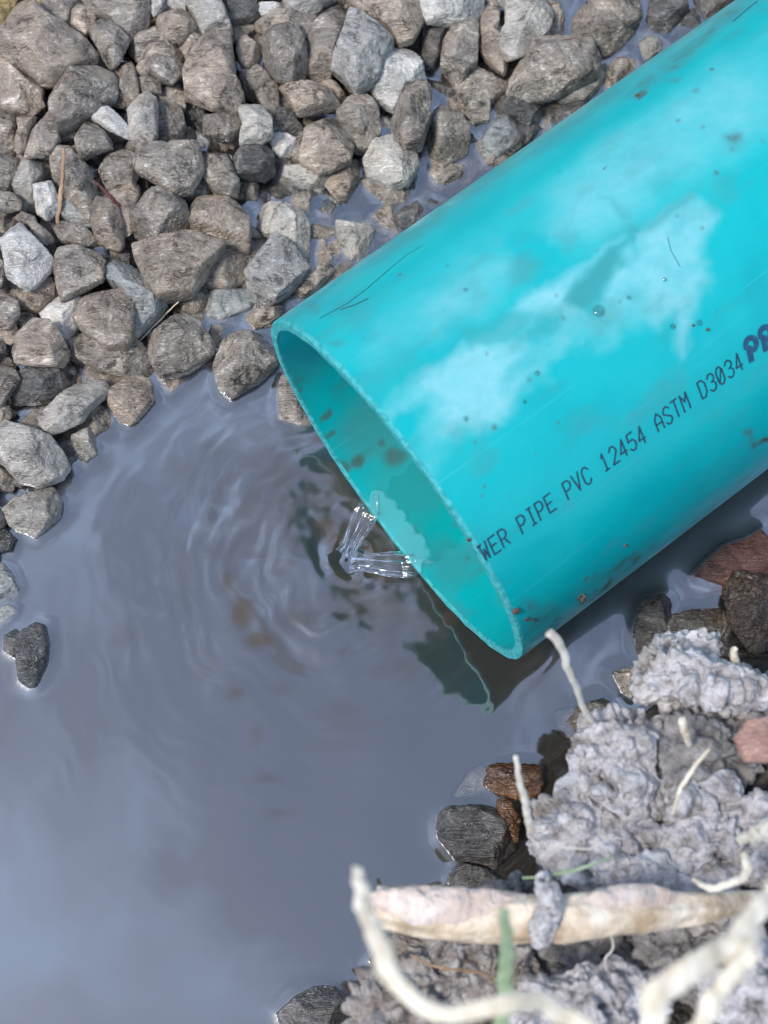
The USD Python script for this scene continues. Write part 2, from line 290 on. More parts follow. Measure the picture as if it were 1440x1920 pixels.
def stone_mesh(poly, seed, height=0.40, sub=4, facets=9, rough=1.0, p=3.0, q=60.0, smoothness=None):
    """a chipped stone whose plan is the outline poly (metres, about its own centre)"""
    r = np.random.default_rng(seed)
    size = math.sqrt(abs(Polygon(poly).area))
    dirs = ICO[sub].vertices; f = ICO[sub].faces
    tab = np.linspace(-np.pi, np.pi, 721)
    rt = polar(poly, tab); rt[rt <= 0] = np.median(rt)
    rt = ndimage.gaussian_filter1d(rt, 4, mode='wrap')
    ph = np.arctan2(dirs[:, 1], dirs[:, 0])
    ro = np.interp(ph, tab, rt)
    c, s = np.hypot(dirs[:, 0], dirs[:, 1]), np.abs(dirs[:, 2])
    h = size * height
    rad = ((c / ro) ** p + (s / h) ** p) ** (-1 / p)
    acc = rad ** -q
    pts = dirs * rad[:, None]
    tilt0 = r.uniform(0, 2 * np.pi)
    for k in range(facets):
        el = np.radians(r.uniform(22, 80)); az = tilt0 + k * 2.4 + r.uniform(-.5, .5)
        n = np.array([math.cos(el) * math.cos(az), math.cos(el) * math.sin(az), math.sin(el) * (1 if k < facets - 1 else -1)])
        o = (pts @ n).max() * r.uniform(0.60, 0.88)
        acc = acc + (np.maximum(dirs @ n, 0) / o) ** q
    rad = acc ** (-1 / q)
    pts = dirs * rad[:, None]
    big = fbm(pts + r.uniform(-9, 9, 3), 2.2 / size, 3, seed % 50)
    mid = np.abs(fbm(pts + r.uniform(-9, 9, 3), 7.0 / size, 3, seed % 50 + 3))
    fine = fbm(pts + r.uniform(-9, 9, 3), 700.0, 3, seed % 50 + 5)
    k = 1.03 + 0.15 * rough * big - 0.10 * rough * mid
    pts = pts * k[:, None] + dirs * (fine * 0.0011 * rough)[:, None]
    return pts, f

GROUP = 'crushed stones of the gravel round the puddle'
def add_stone(poly_px, layer, tone, label, sub=None, name='stone', cat='stone', height=None, grow=1.0, group=GROUP, rough=1.0, zc=None, facets=9):
    pp = np.array(poly_px, float)
    c_px = np.array(Polygon(pp).centroid.coords[0])
    c0 = at(*c_px, 0.0)
    if zc is None:
        zc = float(rise_at(c0[0], c0[1])) + {0: -0.0030, 1: 0.0015, 2: 0.0065, 3: 0.0115}[layer]
    w = ats(pp, zc)[:, :2]
    c = at(*c_px, zc)
    poly = (w - c[:2]) * grow
    if Polygon(poly).exterior.is_ccw is False: poly = poly[::-1]
    seed = int(abs(hash((round(c_px[0]), round(c_px[1])))) % 100000) if False else int(c_px[0] * 13 + c_px[1] * 7) + 100000
    size = math.sqrt(abs(Polygon(poly).area))
    if sub is None: sub = 5 if size > 0.021 else 4
    v, f = stone_mesh(poly, seed, height or (0.45 + 0.06 * math.sin(seed)), sub, facets, rough)
    loc = np.array([c[0], c[1], zc])
    SHELL.append((v + loc, f))
    m = obj(name, (v, f), STONE[tone], loc=loc)
    tag(m.GetPrim(), label, cat, group)
    return m

def tl(x0, y0, s, pts): return [(x0 + x / s, y0 + y / s) for x, y in pts]
A = lambda *p: tl(0, 0, 3.6, p)
B = lambda *p: tl(400, 0, 3.6, p)
C = lambda *p: tl(800, 0, 3.6, p)
D = lambda *p: tl(0, 300, 3.6, p)
E = lambda *p: tl(400, 300, 3.6, p)
F = lambda *p: tl(0, 600, 3.6, p)
G = lambda *p: tl(400, 600, 3.6, p)
H = lambda *p: tl(0, 900, 3.6, p)
I = lambda *p: tl(980, 960, 3.13, p)
J = lambda *p: tl(760, 1340, 4.0, p)
P = lambda *p: list(p)

STONES = [
 # ---- top left
 (A((140,20),(250,50),(330,140),(450,200),(630,340),(600,400),(350,530),(260,530),(90,420),(0,350),(20,250),(90,120)),3,'t','largest smooth tan stone, wedge shaped, in the top left corner'),
 (A((-60,-60),(150,-60),(100,90),(60,160),(0,210),(-60,200)),2,'y','ochre yellow stone at the very top left corner of the picture'),
 (A((150,-60),(320,-60),(300,30),(180,30),(120,20)),1,'y','yellow sliver of stone above the largest tan wedge'),
 (A((300,-40),(500,-40),(520,40),(460,130),(440,200),(330,140),(290,60)),2,'g','flat grey stone behind the right shoulder of the largest tan wedge'),
 (A((520,40),(600,30),(650,110),(640,150),(580,240),(540,210),(460,140)),2,'t','small pitted stone right of the largest tan wedge, above the teardrop stone'),
 (A((540,-50),(990,-50),(1000,60),(980,170),(870,260),(800,220),(760,150),(640,110),(600,60)),2,'g','wide pitted grey stone at the top edge above the teardrop stone'),
 (A((620,180),(730,150),(790,190),(860,270),(840,350),(790,470),(750,470),(690,380),(640,290),(610,230)),3,'g','grey teardrop shaped stone pointing down, right of the largest tan wedge'),
 (A((1000,-40),(1110,-40),(1090,70),(1040,100),(1005,60)),2,'w','white chip at the top edge with a yellow pebble below it'),
 (A((990,90),(1060,80),(1060,140),(1000,150)),1,'y','tiny yellow pebble under a white chip at the top edge'),
 (A((1140,-40),(1280,-40),(1250,70),(1200,80),(1140,40)),2,'s','cream white chip at the top edge, second from the left'),
 (A((1080,90),(1170,70),(1260,80),(1330,180),(1210,280),(1110,250),(1060,190)),3,'t','pale tan square stone below the cream chip near the top edge'),
 (A((870,330),(940,250),(1060,190),(1110,250),(1210,280),(1200,350),(1280,410),(1080,400),(940,420)),2,'g','rough brownish grey stone with a dark cavity, right of the teardrop stone'),
 (A((1200,300),(1330,200),(1400,260),(1380,310),(1300,400),(1270,410),(1230,350)),2,'g','small notched grey stone left of the large blunt pitted stone'),
 (P((355,15),(375,-12),(408,-12),(432,50),(425,65),(385,68),(370,40)),3,'s','long pale grey stone slanting down from the top edge'),
 (A((910,440),(1000,400),(1100,405),(1270,430),(1240,490),(1160,570),(1040,500),(930,480)),3,'g','flat lens shaped grey stone lying crosswise left of the large blunt stone'),
 (P((385,85),(400,65),(430,65),(440,150),(455,180),(440,205),(395,205),(352,175),(350,140),(365,105)),3,'t','large blunt grey tan stone with one round black pit'),
 (A((-40,360),(0,360),(110,430),(220,530),(270,580),(270,660),(300,700),(250,770),(120,740),(-40,690)),2,'t','yellowish brown pitted stone at the left edge under the largest tan wedge'),
 (A((340,620),(390,540),(480,480),(650,460),(740,490),(780,550),(770,640),(640,760),(400,860),(360,750)),3,'g','dark grey block with two faces and a pale ridge, under the tan wedge'),
 (A((850,380),(900,450),(930,570),(935,660),(850,710),(750,680),(790,560),(800,450)),2,'t','smooth tan blade shaped stone under the teardrop stone'),
 (A((570,400),(690,380),(740,470),(560,480)),0,'b','bluish sliver wedged between the tan wedge and the teardrop stone'),
 (A((610,790),(640,730),(720,720),(790,780),(880,880),(890,950),(830,930),(720,870)),3,'w','thin bright white flake with a sharp edge on the upper left gravel'),
 (A((870,760),(940,670),(1000,620),(1060,690),(1060,880),(1060,920),(960,1000),(900,980),(880,880)),3,'s','pale oval stone directly right of the thin white flake'),
 (A((1050,740),(1100,680),(1210,700),(1240,850),(1200,940),(1100,960),(1060,900)),1,'g','dull grey stone in the hollow right of the pale oval stone'),
 (A((1100,590),(1210,580),(1250,660),(1240,740),(1110,690)),1,'g','small grey stone in the gap below the lens shaped stone'),
 (A((940,540),(1000,520),(1080,560),(1090,640),(960,620)),2,'g','small rounded grey pebble just below the tip of the lens shaped stone'),
 (A((-60,740),(70,750),(110,850),(90,980),(-60,1060)),1,'g','striped grey stone cut by the left edge above the cream stone'),
 (A((120,770),(250,780),(200,870),(170,1000),(120,1020),(95,990),(130,900)),2,'t','narrow tan spike of stone near the left edge pointing down'),
 (A((200,900),(270,790),(360,750),(390,860),(400,940),(330,1040),(170,1060),(190,960)),2,'g','angular grey stone right of the narrow tan spike'),
 (A((400,900),(560,780),(550,870),(520,920),(400,940)),1,'s','pale splinter under the lower corner of the dark grey block'),
 (A((540,900),(590,820),(650,850),(760,950),(760,990),(650,1020),(540,1070),(520,950)),3,'g','grey stone with a peak, below the thin white flake'),
 (P((98,285),(113,268),(130,275),(148,300),(167,320),(181,355),(170,395),(163,405),(120,365),(100,330)),2,'g','long striated grey stone lying right behind the brown straw'),
 (P((253,305),(265,275),(290,265),(320,283),(322,262),(350,246),(368,275),(376,305),(375,317),(355,353),(315,367),(290,355),(267,330)),3,'g','bulky grey stone with a bluish shoulder, below the pale oval stone'),
 (P((188,320),(205,290),(250,285),(262,320),(248,342),(200,350)),2,'g','plain grey stone above the dark red twig'),
 # ---- top centre
 (B((30,-40),(200,-40),(310,60),(310,110),(110,160),(60,60)),2,'d','dark brown stone at the top edge left of a white chip'),
 (B((300,30),(440,20),(450,60),(390,110),(310,110)),2,'w','white chip right of the dark brown stone near the top edge'),
 (B((460,-50),(760,-50),(720,50),(640,80),(540,70),(490,30)),3,'s','smooth cream stone cut by the top edge, centre left'),
 (B((110,190),(260,170),(270,200),(200,260),(130,280)),1,'g','small grey stone between the large blunt stone and the grey block'),
 (B((170,280),(250,230),(330,290),(310,400),(240,460),(190,440),(160,360)),2,'t','small brown scrolled stone right of the large blunt pitted stone'),
 (B((280,150),(510,60),(560,90),(680,80),(690,130),(620,260),(350,240),(300,220)),2,'g','wide grey stone behind the flat topped block'),
 (B((340,260),(400,190),(560,200),(610,280),(640,440),(580,580),(380,530),(340,430)),3,'g','square grey block with a flat top near the top centre'),
 (B((640,270),(780,80),(820,65),(890,110),(890,200),(830,380),(780,520),(660,540),(640,440),(630,330)),2,'g','long grey stone standing between the square block and the speckled stone'),
 (B((810,450),(890,240),(920,110),(1010,120),(1150,190),(1200,280),(1110,510),(970,600),(890,520)),3,'k','large white stone speckled black, near the top centre'),
 (B((900,-50),(1380,-50),(1410,110),(1340,250),(1250,275),(1190,200),(1100,150),(930,30)),3,'t','smooth brown curved stone at the top edge above the speckled one'),
 (B((1180,360),(1240,335),(1340,355),(1400,450),(1420,560),(1290,600),(1220,720),(1110,660),(1060,560),(1130,460)),2,'w','pure white rounded stone above the pipe, beside the speckled stone'),
 (B((1290,600),(1400,560),(1460,600),(1460,800),(1400,970),(1300,990),(1220,920),(1210,830),(1230,700)),3,'g','rounded grey oval leaning on the pure white stone'),
 (B((240,480),(320,420),(370,530),(430,560),(430,760),(390,780),(280,650),(200,620),(200,540)),1,'g','narrow pitted grey stone under the left side of the square block'),
 (B((690,550),(790,530),(910,680),(880,710),(780,660)),1,'t','flat brown stone tucked behind the tan wedge under the square block'),
 (B((440,570),(560,590),(700,560),(800,620),(870,700),(740,730),(570,755),(530,680)),3,'t','tan wedge with a sharp ridge lying below the square block'),
 (B((170,760),(270,660),(330,720),(390,800),(390,900),(330,940),(180,960),(210,830)),3,'s','smooth pale tan stone left of the crackled dark stone'),
 (B((-60,770),(120,750),(210,800),(200,850),(100,930),(-60,900)),2,'g','rough pitted stone with a yellowish tip below the large blunt stone'),
 (B((430,700),(540,720),(560,830),(640,880),(560,910),(420,890)),1,'d','dark crackled stone under the tan wedge with the sharp ridge'),
 (B((840,790),(930,680),(1010,645),(1100,720),(1120,900),(1040,990),(920,1000),(870,880)),2,'g','broad grey stone at the water left of the pure white stone'),
 (P((575,245),(607,222),(640,232),(660,268),(655,300),(600,318),(565,300)),3,'t','brown stone pocked all over, left of the broad grey stone'),
 (B((380,930),(470,910),(560,950),(560,1030),(450,1060),(410,1020)),1,'w','small glassy white quartz pebble left of the pocked brown stone'),
 (P((439,285),(455,272),(492,270),(510,290),(512,320),(495,332),(445,328)),2,'d','dark stone with an orange streak, above the upper puddle arm'),
 (P((378,295),(395,282),(415,280),(432,310),(447,340),(443,365),(405,360),(380,330)),2,'g','grey stone with a white dot, left of the upper puddle arm'),
 (P((345,365),(362,340),(378,325),(400,350),(400,385),(355,388)),1,'d','dark brown stone low between the bulky stone and the pinkish stone'),
 (P((350,400),(375,375),(415,365),(440,380),(465,410),(463,464),(430,465),(380,450),(358,425)),2,'t','pinkish tan stone with a cut corner, left of the upper puddle arm'),
 # ---- top right of the gravel, up to the pipe
 (C((-60,-50),(370,-50),(380,40),(340,110),(200,140),(20,140),(-30,80)),3,'w','bright white stone cut by the top edge, right of the brown curved stone'),
 (C((0,150),(160,170),(120,290),(50,430),(-20,440),(-20,250)),1,'d','dark pitted stone under the bright white stone at the top edge'),
 (C((170,210),(310,130),(340,220),(330,430),(230,540),(160,560),(100,490),(120,300)),2,'g','dark grey ribbed stone standing in water below the bright white stone'),
 (C((380,100),(430,30),(490,90),(480,250),(550,380),(550,450),(520,490),(370,350),(350,220)),2,'t','curved club shaped grey stone left of the pale smooth stone'),
 (C((540,20),(620,-40),(780,-40),(840,100),(820,200),(650,380),(560,390),(500,330),(500,240),(540,170)),3,'s','pale smooth stone with a drooping tip at the top, above the large pitted one'),
 (C((800,-30),(870,0),(920,110),(920,250),(820,260),(840,130)),1,'g','narrow grey stone hugging the right side of the pale smooth stone'),
 (C((390,-50),(560,-50),(530,40),(440,35)),2,'s','small pale stone at the top edge between white and pale stones'),
 (C((590,500),(720,290),(850,250),(1080,260),(1150,400),(1140,500),(900,600),(700,660),(570,590)),3,'g','largest pitted grey brown stone by the top of the pipe'),
 (C((1010,130),(1070,60),(1150,70),(1290,170),(1400,200),(1270,320),(1180,360),(1090,260),(1000,250)),1,'g','blurred grey stone behind the largest pitted stone by the pipe'),
 (C((1100,-50),(1400,-50),(1450,110),(1370,170),(1280,170),(1150,120)),2,'g','sparkling grey stone at the top edge nearest the pipe'),
 (C((860,610),(1060,560),(1240,390),(1250,420),(1150,600),(1060,680),(920,670)),1,'s','pale stone with a dark side under the largest pitted stone'),
 (C((210,600),(270,500),(370,450),(470,490),(560,600),(420,690),(420,780),(330,800),(250,740)),1,'g','rounded striped grey stone in water left of the largest pitted stone'),
 (C((440,690),(540,640),(640,640),(740,720),(770,860),(700,900),(620,820),(500,770)),1,'d','black brown wet stone touching the pipe beside a pale blue wedge'),
 (C((390,960),(450,860),(520,800),(570,810),(640,930),(560,1000),(440,1080),(400,1050)),1,'b','pale blue wedge shaped stone touching the upper side of the pipe'),
 (P((795,225),(822,208),(860,222),(876,245),(874,283),(835,303),(805,285)),1,'g','wrinkled grey stone in the water beside the rounded oval stone'),
 (P((805,325),(820,310),(880,318),(885,332),(845,356),(815,342)),0,'g','half drowned grey pebble close to the upper side of the pipe'),
 (P((685,300),(700,270),(740,262),(775,280),(782,310),(765,340),(735,348),(690,330)),2,'s','pale grainy oval stone standing in water below the rounded grey oval'),
 (E((980,110),(1050,130),(1200,180),(1300,200),(1370,240),(1290,350),(1200,330),(1060,230),(990,200)),0,'g','wet grey brown stone in the water under the pale grainy oval'),
 (P((1218,30),(1225,-10),(1290,-10),(1285,20),(1268,42),(1245,62),(1226,55)),1,'d','dark wet brown stone at the top edge just left of the pipe'),
 (P((1268,48),(1290,18),(1325,30),(1310,60),(1275,70)),0,'d','reddish brown wet stone squeezed against the pipe near the top edge'),
 (P((1305,-5),(1378,-14),(1370,10),(1355,20),(1328,34)),1,'d','bluish dark stone at the top edge touching the pipe'),
 (C((940,700),(1080,680),(1180,640),(1050,740),(940,790)),0,'d','drowned dark stone beneath the pale stone with a dark side'),
 (P((935,275),(960,245),(985,228),(1008,244),(985,275),(950,295)),1,'d','dark wet stone against the pipe, above right of the pale blue wedge'),
 (P((1110,165),(1140,125),(1180,105),(1205,125),(1175,160),(1130,185)),0,'t','smooth brown drowned stone beside the pipe near the top edge'),
 (P((1200,80),(1222,66),(1240,80),(1235,102),(1210,108)),1,'s','small pale stone beside the pipe just below the dark wet brown stone'),
 (P((725,425),(760,392),(795,378),(808,398),(775,425),(740,442)),0,'d','dark drowned stone touching the pipe below the pale grainy oval'),
 (P((1030,225),(1060,200),(1095,192),(1100,210),(1065,235)),1,'d','black wet stone under the pale stone with a dark side, at the pipe'),
 # ---- left middle
 (P((38,297),(75,297),(78,330),(66,350),(66,395),(42,388),(28,350)),1,'s','pale flat stone left of the brown straw, behind a white nub'),
 (D((230,170),(290,110),(340,140),(400,280),(390,330),(310,390),(240,340)),2,'w','white nub shaped stone right beside the brown straw'),
 (D((-60,220),(40,200),(140,280),(130,330),(-60,350)),2,'g','bluish grey stone cut by the left edge above the cream stone'),
 (D((-60,-40),(130,0),(120,80),(50,190),(-60,230)),1,'g','pitted stone at the left edge level with the top of the straw'),
 (D((80,400),(170,350),(230,380),(260,440),(380,530),(350,580),(290,570),(240,520),(190,440)),2,'g','slim grey stone lying diagonally above the cream stone'),
 (D((30,480),(70,430),(140,450),(250,560),(350,680),(320,730),(180,880),(130,890),(60,830),(50,700),(20,560)),3,'w','big cream white stone with black pinholes near the left edge'),
 (D((130,910),(260,850),(320,760),(370,860),(360,920),(260,1010),(140,980)),1,'t','brown stone half hidden under the big cream white stone'),
 (D((-60,890),(120,930),(120,1040),(60,1130),(-60,1130)),2,'g','pitted pale stone cut by the left edge under the cream stone'),
 (D((-60,620),(20,680),(30,780),(0,840),(-60,840)),2,'g','grey stone peeking in at the left edge beside the cream stone'),
 (D((430,250),(580,370),(610,440),(530,440),(430,380),(410,330)),1,'b','small bluish flake beside the lower end of the straw'),
 (D((360,450),(440,430),(550,450),(620,500),(660,560),(560,590),(420,550)),2,'g','boat shaped striated stone under the lower end of the straw'),
 (D((620,370),(650,260),(720,240),(800,340),(830,450),(830,560),(800,590),(670,560),(630,450)),3,'t','brown oval stone with a facet, under the dark red twig'),
 (D((720,190),(930,160),(940,260),(900,430),(900,540),(840,570),(820,400)),2,'t','brown slab behind the oval stone under the dark red twig'),
 (D((910,400),(990,210),(1220,240),(1270,400),(1230,520),(1010,570),(900,480)),3,'g','blocky grey stone above the large smooth slab'),
 (D((910,600),(1060,560),(1300,530),(1400,560),(1500,580),(1480,620),(1390,740),(1290,880),(1090,920),(1010,870),(940,720)),3,'t','large smooth brown slab with a pale knob, in the middle of the gravel'),
 (D((360,690),(400,620),(490,600),(660,620),(690,680),(690,800),(560,860),(390,940),(370,780)),3,'g','cube like grey block right of the big cream stone'),
 (P((190,495),(211,488),(258,508),(278,540),(308,567),(295,585),(250,630),(235,600),(240,560),(205,530)),2,'b','bluish white arm shaped stone running down towards the puddle'),
 (P((75,582),(105,560),(155,562),(140,590),(142,610),(125,633),(90,605)),1,'w','white stone with a sharp pale point below the cube like block'),
 (P((165,550),(195,536),(230,533),(250,565),(248,625),(235,650),(200,652),(165,625),(143,600)),3,'t','big brownish stone left of the bluish white arm'),
 (D((780,640),(860,610),(910,640),(900,700),(860,720),(800,690)),1,'d','small dark round pebble left of the large smooth slab'),
 (P((370,525),(395,480),(420,466),(460,466),(455,495),(450,525),(425,540),(392,535)),1,'t','pinkish brown stone at the water right of the large smooth slab'),
 (P((345,572),(358,550),(375,542),(375,562),(360,586)),0,'t','small upright tan pebble in the water below the large smooth slab'),
 (P((375,565),(390,545),(455,545),(485,560),(462,580),(420,597),(385,590)),0,'b','smooth bluish wet stone almost drowned, below the pinkish brown stone'),
 # ---- round the upper arm of the puddle
 (E((400,80),(500,30),(640,40),(860,20),(850,90),(740,170),(650,170),(450,120)),1,'s','pale flat flake along the upper edge of the puddle arm'),
 (E((760,170),(850,90),(880,0),(970,20),(970,120),(900,240),(850,240)),1,'t','tan shell shaped stone at the right end of the pale flat flake'),
 (E((340,310),(460,320),(600,370),(630,440),(630,660),(580,640),(480,540),(370,500),(310,440)),1,'s','cream pitted stone standing in the upper arm of the puddle'),
 (E((540,240),(660,220),(640,340),(590,360),(530,310)),0,'g','small drowned grey pebble above the cream pitted stone'),
 (E((220,740),(330,620),(400,530),(520,580),(640,730),(580,800),(490,880),(370,960),(320,950),(230,830)),2,'k','brown cube shaped stone with a white black crystal face, near the pipe'),
 (E((840,420),(960,410),(1060,480),(1120,540),(1000,650),(890,680),(850,600)),0,'s','pale round stone under shallow water touching the pipe'),
 (E((740,610),(830,520),(880,660),(760,670)),0,'t','small drowned tan stone left of the pale round one'),
 (E((550,880),(680,760),(760,700),(830,740),(700,860),(570,940)),1,'g','grey stone pressed against the pipe right of the crystal faced stone'),
 (P((465,595),(485,580),(525,574),(532,590),(505,605),(480,612)),1,'t','brown striped stone just left of the upper lip of the pipe mouth'),
 (G((-40,40),(60,60),(50,180),(0,190),(-30,150)),0,'t','small brown pebble in water between two grey shore stones'),
 # ---- shore of the puddle
 (F((150,80),(230,10),(330,20),(390,80),(470,230),(410,300),(110,280),(90,200)),3,'t','light tan three cornered stone near the left shore'),
 (F((450,130),(510,70),(600,130),(700,190),(890,160),(960,200),(1000,330),(880,380),(690,340),(480,230)),1,'g','long low grey brown stone along the shore under the big brownish stone'),
 (F((970,140),(1040,30),(1200,0),(1330,10),(1420,150),(1410,220),(1260,330),(1090,360),(1040,280)),2,'g','big rounded stone on the shore left of the pipe mouth stone'),
 (F((170,330),(270,300),(370,320),(450,420),(420,480),(330,540),(110,550),(100,490)),1,'d','dark wet stone below the light tan three cornered stone'),
 (F((-60,290),(90,330),(130,400),(90,460),(0,570),(-60,580)),2,'g','grey stone at the left edge beside the dark wet stone'),
 (F((-60,140),(30,150),(40,230),(-60,290)),1,'d','small dark stone at the left edge beside the three cornered stone'),
 (F((270,650),(400,530),(560,430),(660,400),(710,440),(710,500),(600,600),(550,680),(370,770),(290,720)),2,'s','long pale stone with two cracks slanting up on the left shore'),
 (F((740,480),(780,400),(900,390),(1000,420),(1020,530),(920,650),(870,680),(800,660),(750,560)),1,'t','brown mottled stone at the tip of the left shore'),
 (F((490,800),(580,700),(640,680),(660,800),(650,900),(580,950),(500,900)),0,'s','small pale stone in the water below the long cracked stone'),
 (F((-60,740),(60,710),(200,750),(340,800),(400,900),(440,980),(400,1050),(260,1110),(130,1080),(50,980),(-60,930)),2,'s','big pale rounded boulder at the left edge of the puddle'),
 (F((-60,940),(60,1000),(130,1090),(80,1140),(-60,1140)),1,'g','grey stone under the lower left side of the big pale boulder'),
 (F((-60,560),(60,590),(70,660),(20,710),(-60,710)),1,'t','tan stone at the left edge above the big pale boulder'),
 (F((-60,-70),(80,-10),(130,90),(60,150),(0,110)),1,'t','tan stone at the left edge behind the three cornered stone'),
 (F((80,-20),(150,-60),(230,0),(150,80)),0,'g','small grey stone between the white pointed stone and the left edge'),
 (G((60,140),(200,90),(340,100),(420,180),(430,270),(300,390),(120,500),(40,440),(10,310)),2,'g','big dark grained stone leaning beside the upper lip of the pipe'),
 (G((420,590),(470,410),(540,400),(640,600),(690,700),(590,710),(450,670)),0,'g','wet mottled stone half under the pipe mouth at the waterline'),
 # ---- left edge, in the water
 (H((20,240),(120,140),(330,60),(390,140),(380,230),(230,370),(90,300)),1,'s','pale oval stone alone in the water below the big pale boulder'),
 (H((-60,340),(40,340),(90,390),(60,460),(-60,480)),1,'d','small dark round pebble at the left edge of the water'),
 (H((-60,550),(60,600),(120,730),(110,820),(-60,850)),0,'b','bluish flat wet stone at the left edge, upper of a pair'),
 (H((-60,880),(130,840),(140,880),(60,960),(-60,1010)),0,'b','bluish wet splinter at the left edge, lower of a pair'),
 (H((150,1030),(220,970),(290,1010),(310,1110),(300,1230),(240,1360),(160,1400),(120,1370),(130,1200),(125,1100)),0,'d','dark upright stone alone in the puddle near the left edge'),
 (H((40,1060),(100,1010),(150,1060),(130,1150),(110,1200),(30,1140)),0,'d','knob beside the dark upright stone alone in the puddle'),
 # ---- right side, below the pipe
 (P((530,1900),(560,1870),(610,1850),(650,1870),(660,1890),(640,1940),(540,1950)),1,'d','dark stone in the water at the bottom edge left of the bank'),
 (J((360,610),(470,450),(560,390),(600,420),(580,570),(500,610)),0,'s','pale shell like stone in the water beside the amber clay'),
 (J((250,760),(350,710),(690,700),(760,850),(830,960),(700,1080),(620,1150),(400,1080),(280,920)),1,'d','large blackish wet stone above the bare root'),
 (J((310,1160),(390,1110),(600,1160),(700,1250),(650,1300),(340,1270)),1,'d','small black stone between the blackish stone and the bare root'),
 (I((680,800),(660,700),(720,520),(810,500),(870,540),(830,690),(740,830)),1,'d','narrow dark stone on end in the shade under the pipe'),
 (I((780,830),(880,620),(1010,590),(1190,590),(1230,650),(1160,800),(1000,840)),1,'d','flat grey stone in the shade right of the narrow dark one'),
 (I((540,950),(640,910),(700,900),(720,990),(640,1080),(590,1050)),1,'g','small greenish grey stone behind the clay clods'),
 (I((200,1180),(330,1150),(480,1100),(600,1120),(560,1200),(500,1300),(330,1330),(240,1310)),0,'d','wet dark stone in the water beside the thin upright rootlet'),
 (I((1170,800),(1240,740),(1340,840),(1330,970),(1200,900)),1,'d','dark brown stone in the shade behind the clay clods'),
 (P((700,1800),(735,1740),(790,1738),(800,1790),(770,1830),(720,1830)),1,'d','dark stone in the shadow beneath the bare root'),
]
SPECIAL_Z = {'pale shell like stone in the water beside the amber clay': -0.004, 'dark upright stone alone in the puddle near the left edge': 0.003, 'knob beside the dark upright stone alone in the puddle': 0.001}
for poly, layer, tone, label in STONES:
    low = layer <= 1
    add_stone(poly, layer, tone, label, grow=1.14 if low else 1.08, zc=SPECIAL_Z.get(label))

# clay and mud lumps at the foot of the bank
add_stone(I((890,480),(1000,330),(1150,200),(1300,150),(1440,60),(1600,200),(1500,480),(1220,500),(900,520)), 0, 'r', 'reddish brown clay lump just under the water at the right edge', name='clay_lump', cat='clay', height=0.20, group=None, rough=0.6, zc=-0.0045, facets=3)
add_stone(J((600,380),(680,360),(850,370),(1010,380),(1030,520),(970,650),(850,640),(700,600),(590,520)), 1, 'a', 'glossy dark amber clay lump beside the pale shell like stone', name='clay_lump', cat='clay', height=0.30, group=None, rough=2.2, zc=0.004)
add_stone(J((660,600),(780,620),(860,780),(840,960),(750,940),(710,780)), 1, 'a', 'amber brown clay strip between blackish stone and clods', name='clay_lump', cat='clay', height=0.35, group=None, rough=2.2, zc=0.006)
add_stone(I((1190,420),(1250,360),(1440,330),(1560,600),(1460,920),(1370,880),(1260,730),(1210,560)), 2, 'e', 'shiny wrinkled brown mud lump at the right edge by the pipe', name='mud_lump', cat='mud', height=0.38, group=None, rough=3.0, zc=0.012, sub=5)

# filler stones low between the larger ones
protos = UsdGeom.Scope.Define(stage, '/World/Looks/stone_shapes')
def outline(r, n=8, el=1.3):
    a = np.sort(np.linspace(0, 2 * np.pi, n, endpoint=False) + r.uniform(-.25, .25, n)); k = r.uniform(.8, 1.1, n)
    return np.stack([np.cos(a) * k * el ** .5, np.sin(a) * k * el ** -.5], -1)
SMALL = []
for k in range(10):
    rr = np.random.default_rng(900 + k)
    SMALL.append(stone_mesh(outline(rr, 8, rr.uniform(1, 1.6)) * 0.0105, 900 + k, rr.uniform(.36, .48), 4, 5))
cls = []
for k, (v, f) in enumerate(SMALL):
    for tone in 'gtd':
        path = f'/World/Looks/stone_shapes/stone_{tone}_{k}'
        c = stage.CreateClassPrim(path)
        usdkit.mesh(stage, path + '/rock', (v, f), STONE[tone], smooth=True)
        cls.append((path, k, tone))
occupied = [Polygon(p) for p, *_ in STONES]
cover = unary_union([p.buffer(-9) for p in occupied if p.is_valid])
fill_region = Polygon([(-30, 1000), (60, 905), (190, 830), (280, 730), (420, 720), (510, 620), (690, 470), (980, 270), (1180, 150), (1330, 10), (1330, -30), (-30, -30)])
NICK = {}
import re
for p_, *_r in STONES:
    nick = re.split(r',| at | with | cut | right | left | under | below | above | behind | in | beside | near | standing | lying | along | by the | peeking| half | between | from | directly| slanting| squeezed| touching| tucked| hidden| alone| all over| leaning| hugging| pressed| stuck| level| pointing| just| running| almost| together| around| beneath| wedged', _r[2])[0]
    NICK.setdefault(nick, []).append(np.array(Polygon(p_).centroid.coords[0]))
NICK = {k_: c_[0] for k_, c_ in NICK.items() if len(c_) == 1 and len(k_.split()) >= 3}
taken = set()
def filler_label(u, v, tone):
    word = {'g': 'grey', 't': 'tan', 'd': 'dark'}[tone]
    for k_, c_ in sorted(NICK.items(), key=lambda kc: np.hypot(*(kc[1] - (u, v))))[:16]:
        dx, dy = u - c_[0], v - c_[1]
        if np.hypot(dx, dy) > 230: break
        side = ('right of' if dx > 0 else 'left of') if abs(dx) > abs(dy) * 1.2 else ('below' if dy > 0 else 'above')
        lab = f'small {word} stone wedged {side} the {k_}'
        if lab not in taken and len(lab.split()) <= 16:
            taken.add(lab); return lab
    return None
rr = np.random.default_rng(21); placed = []
SHORES = {True: 'small grey stone wedged low in the gravel, half hidden by larger stones', False: 'small wet stone lying low in the shallow water between larger stones'}
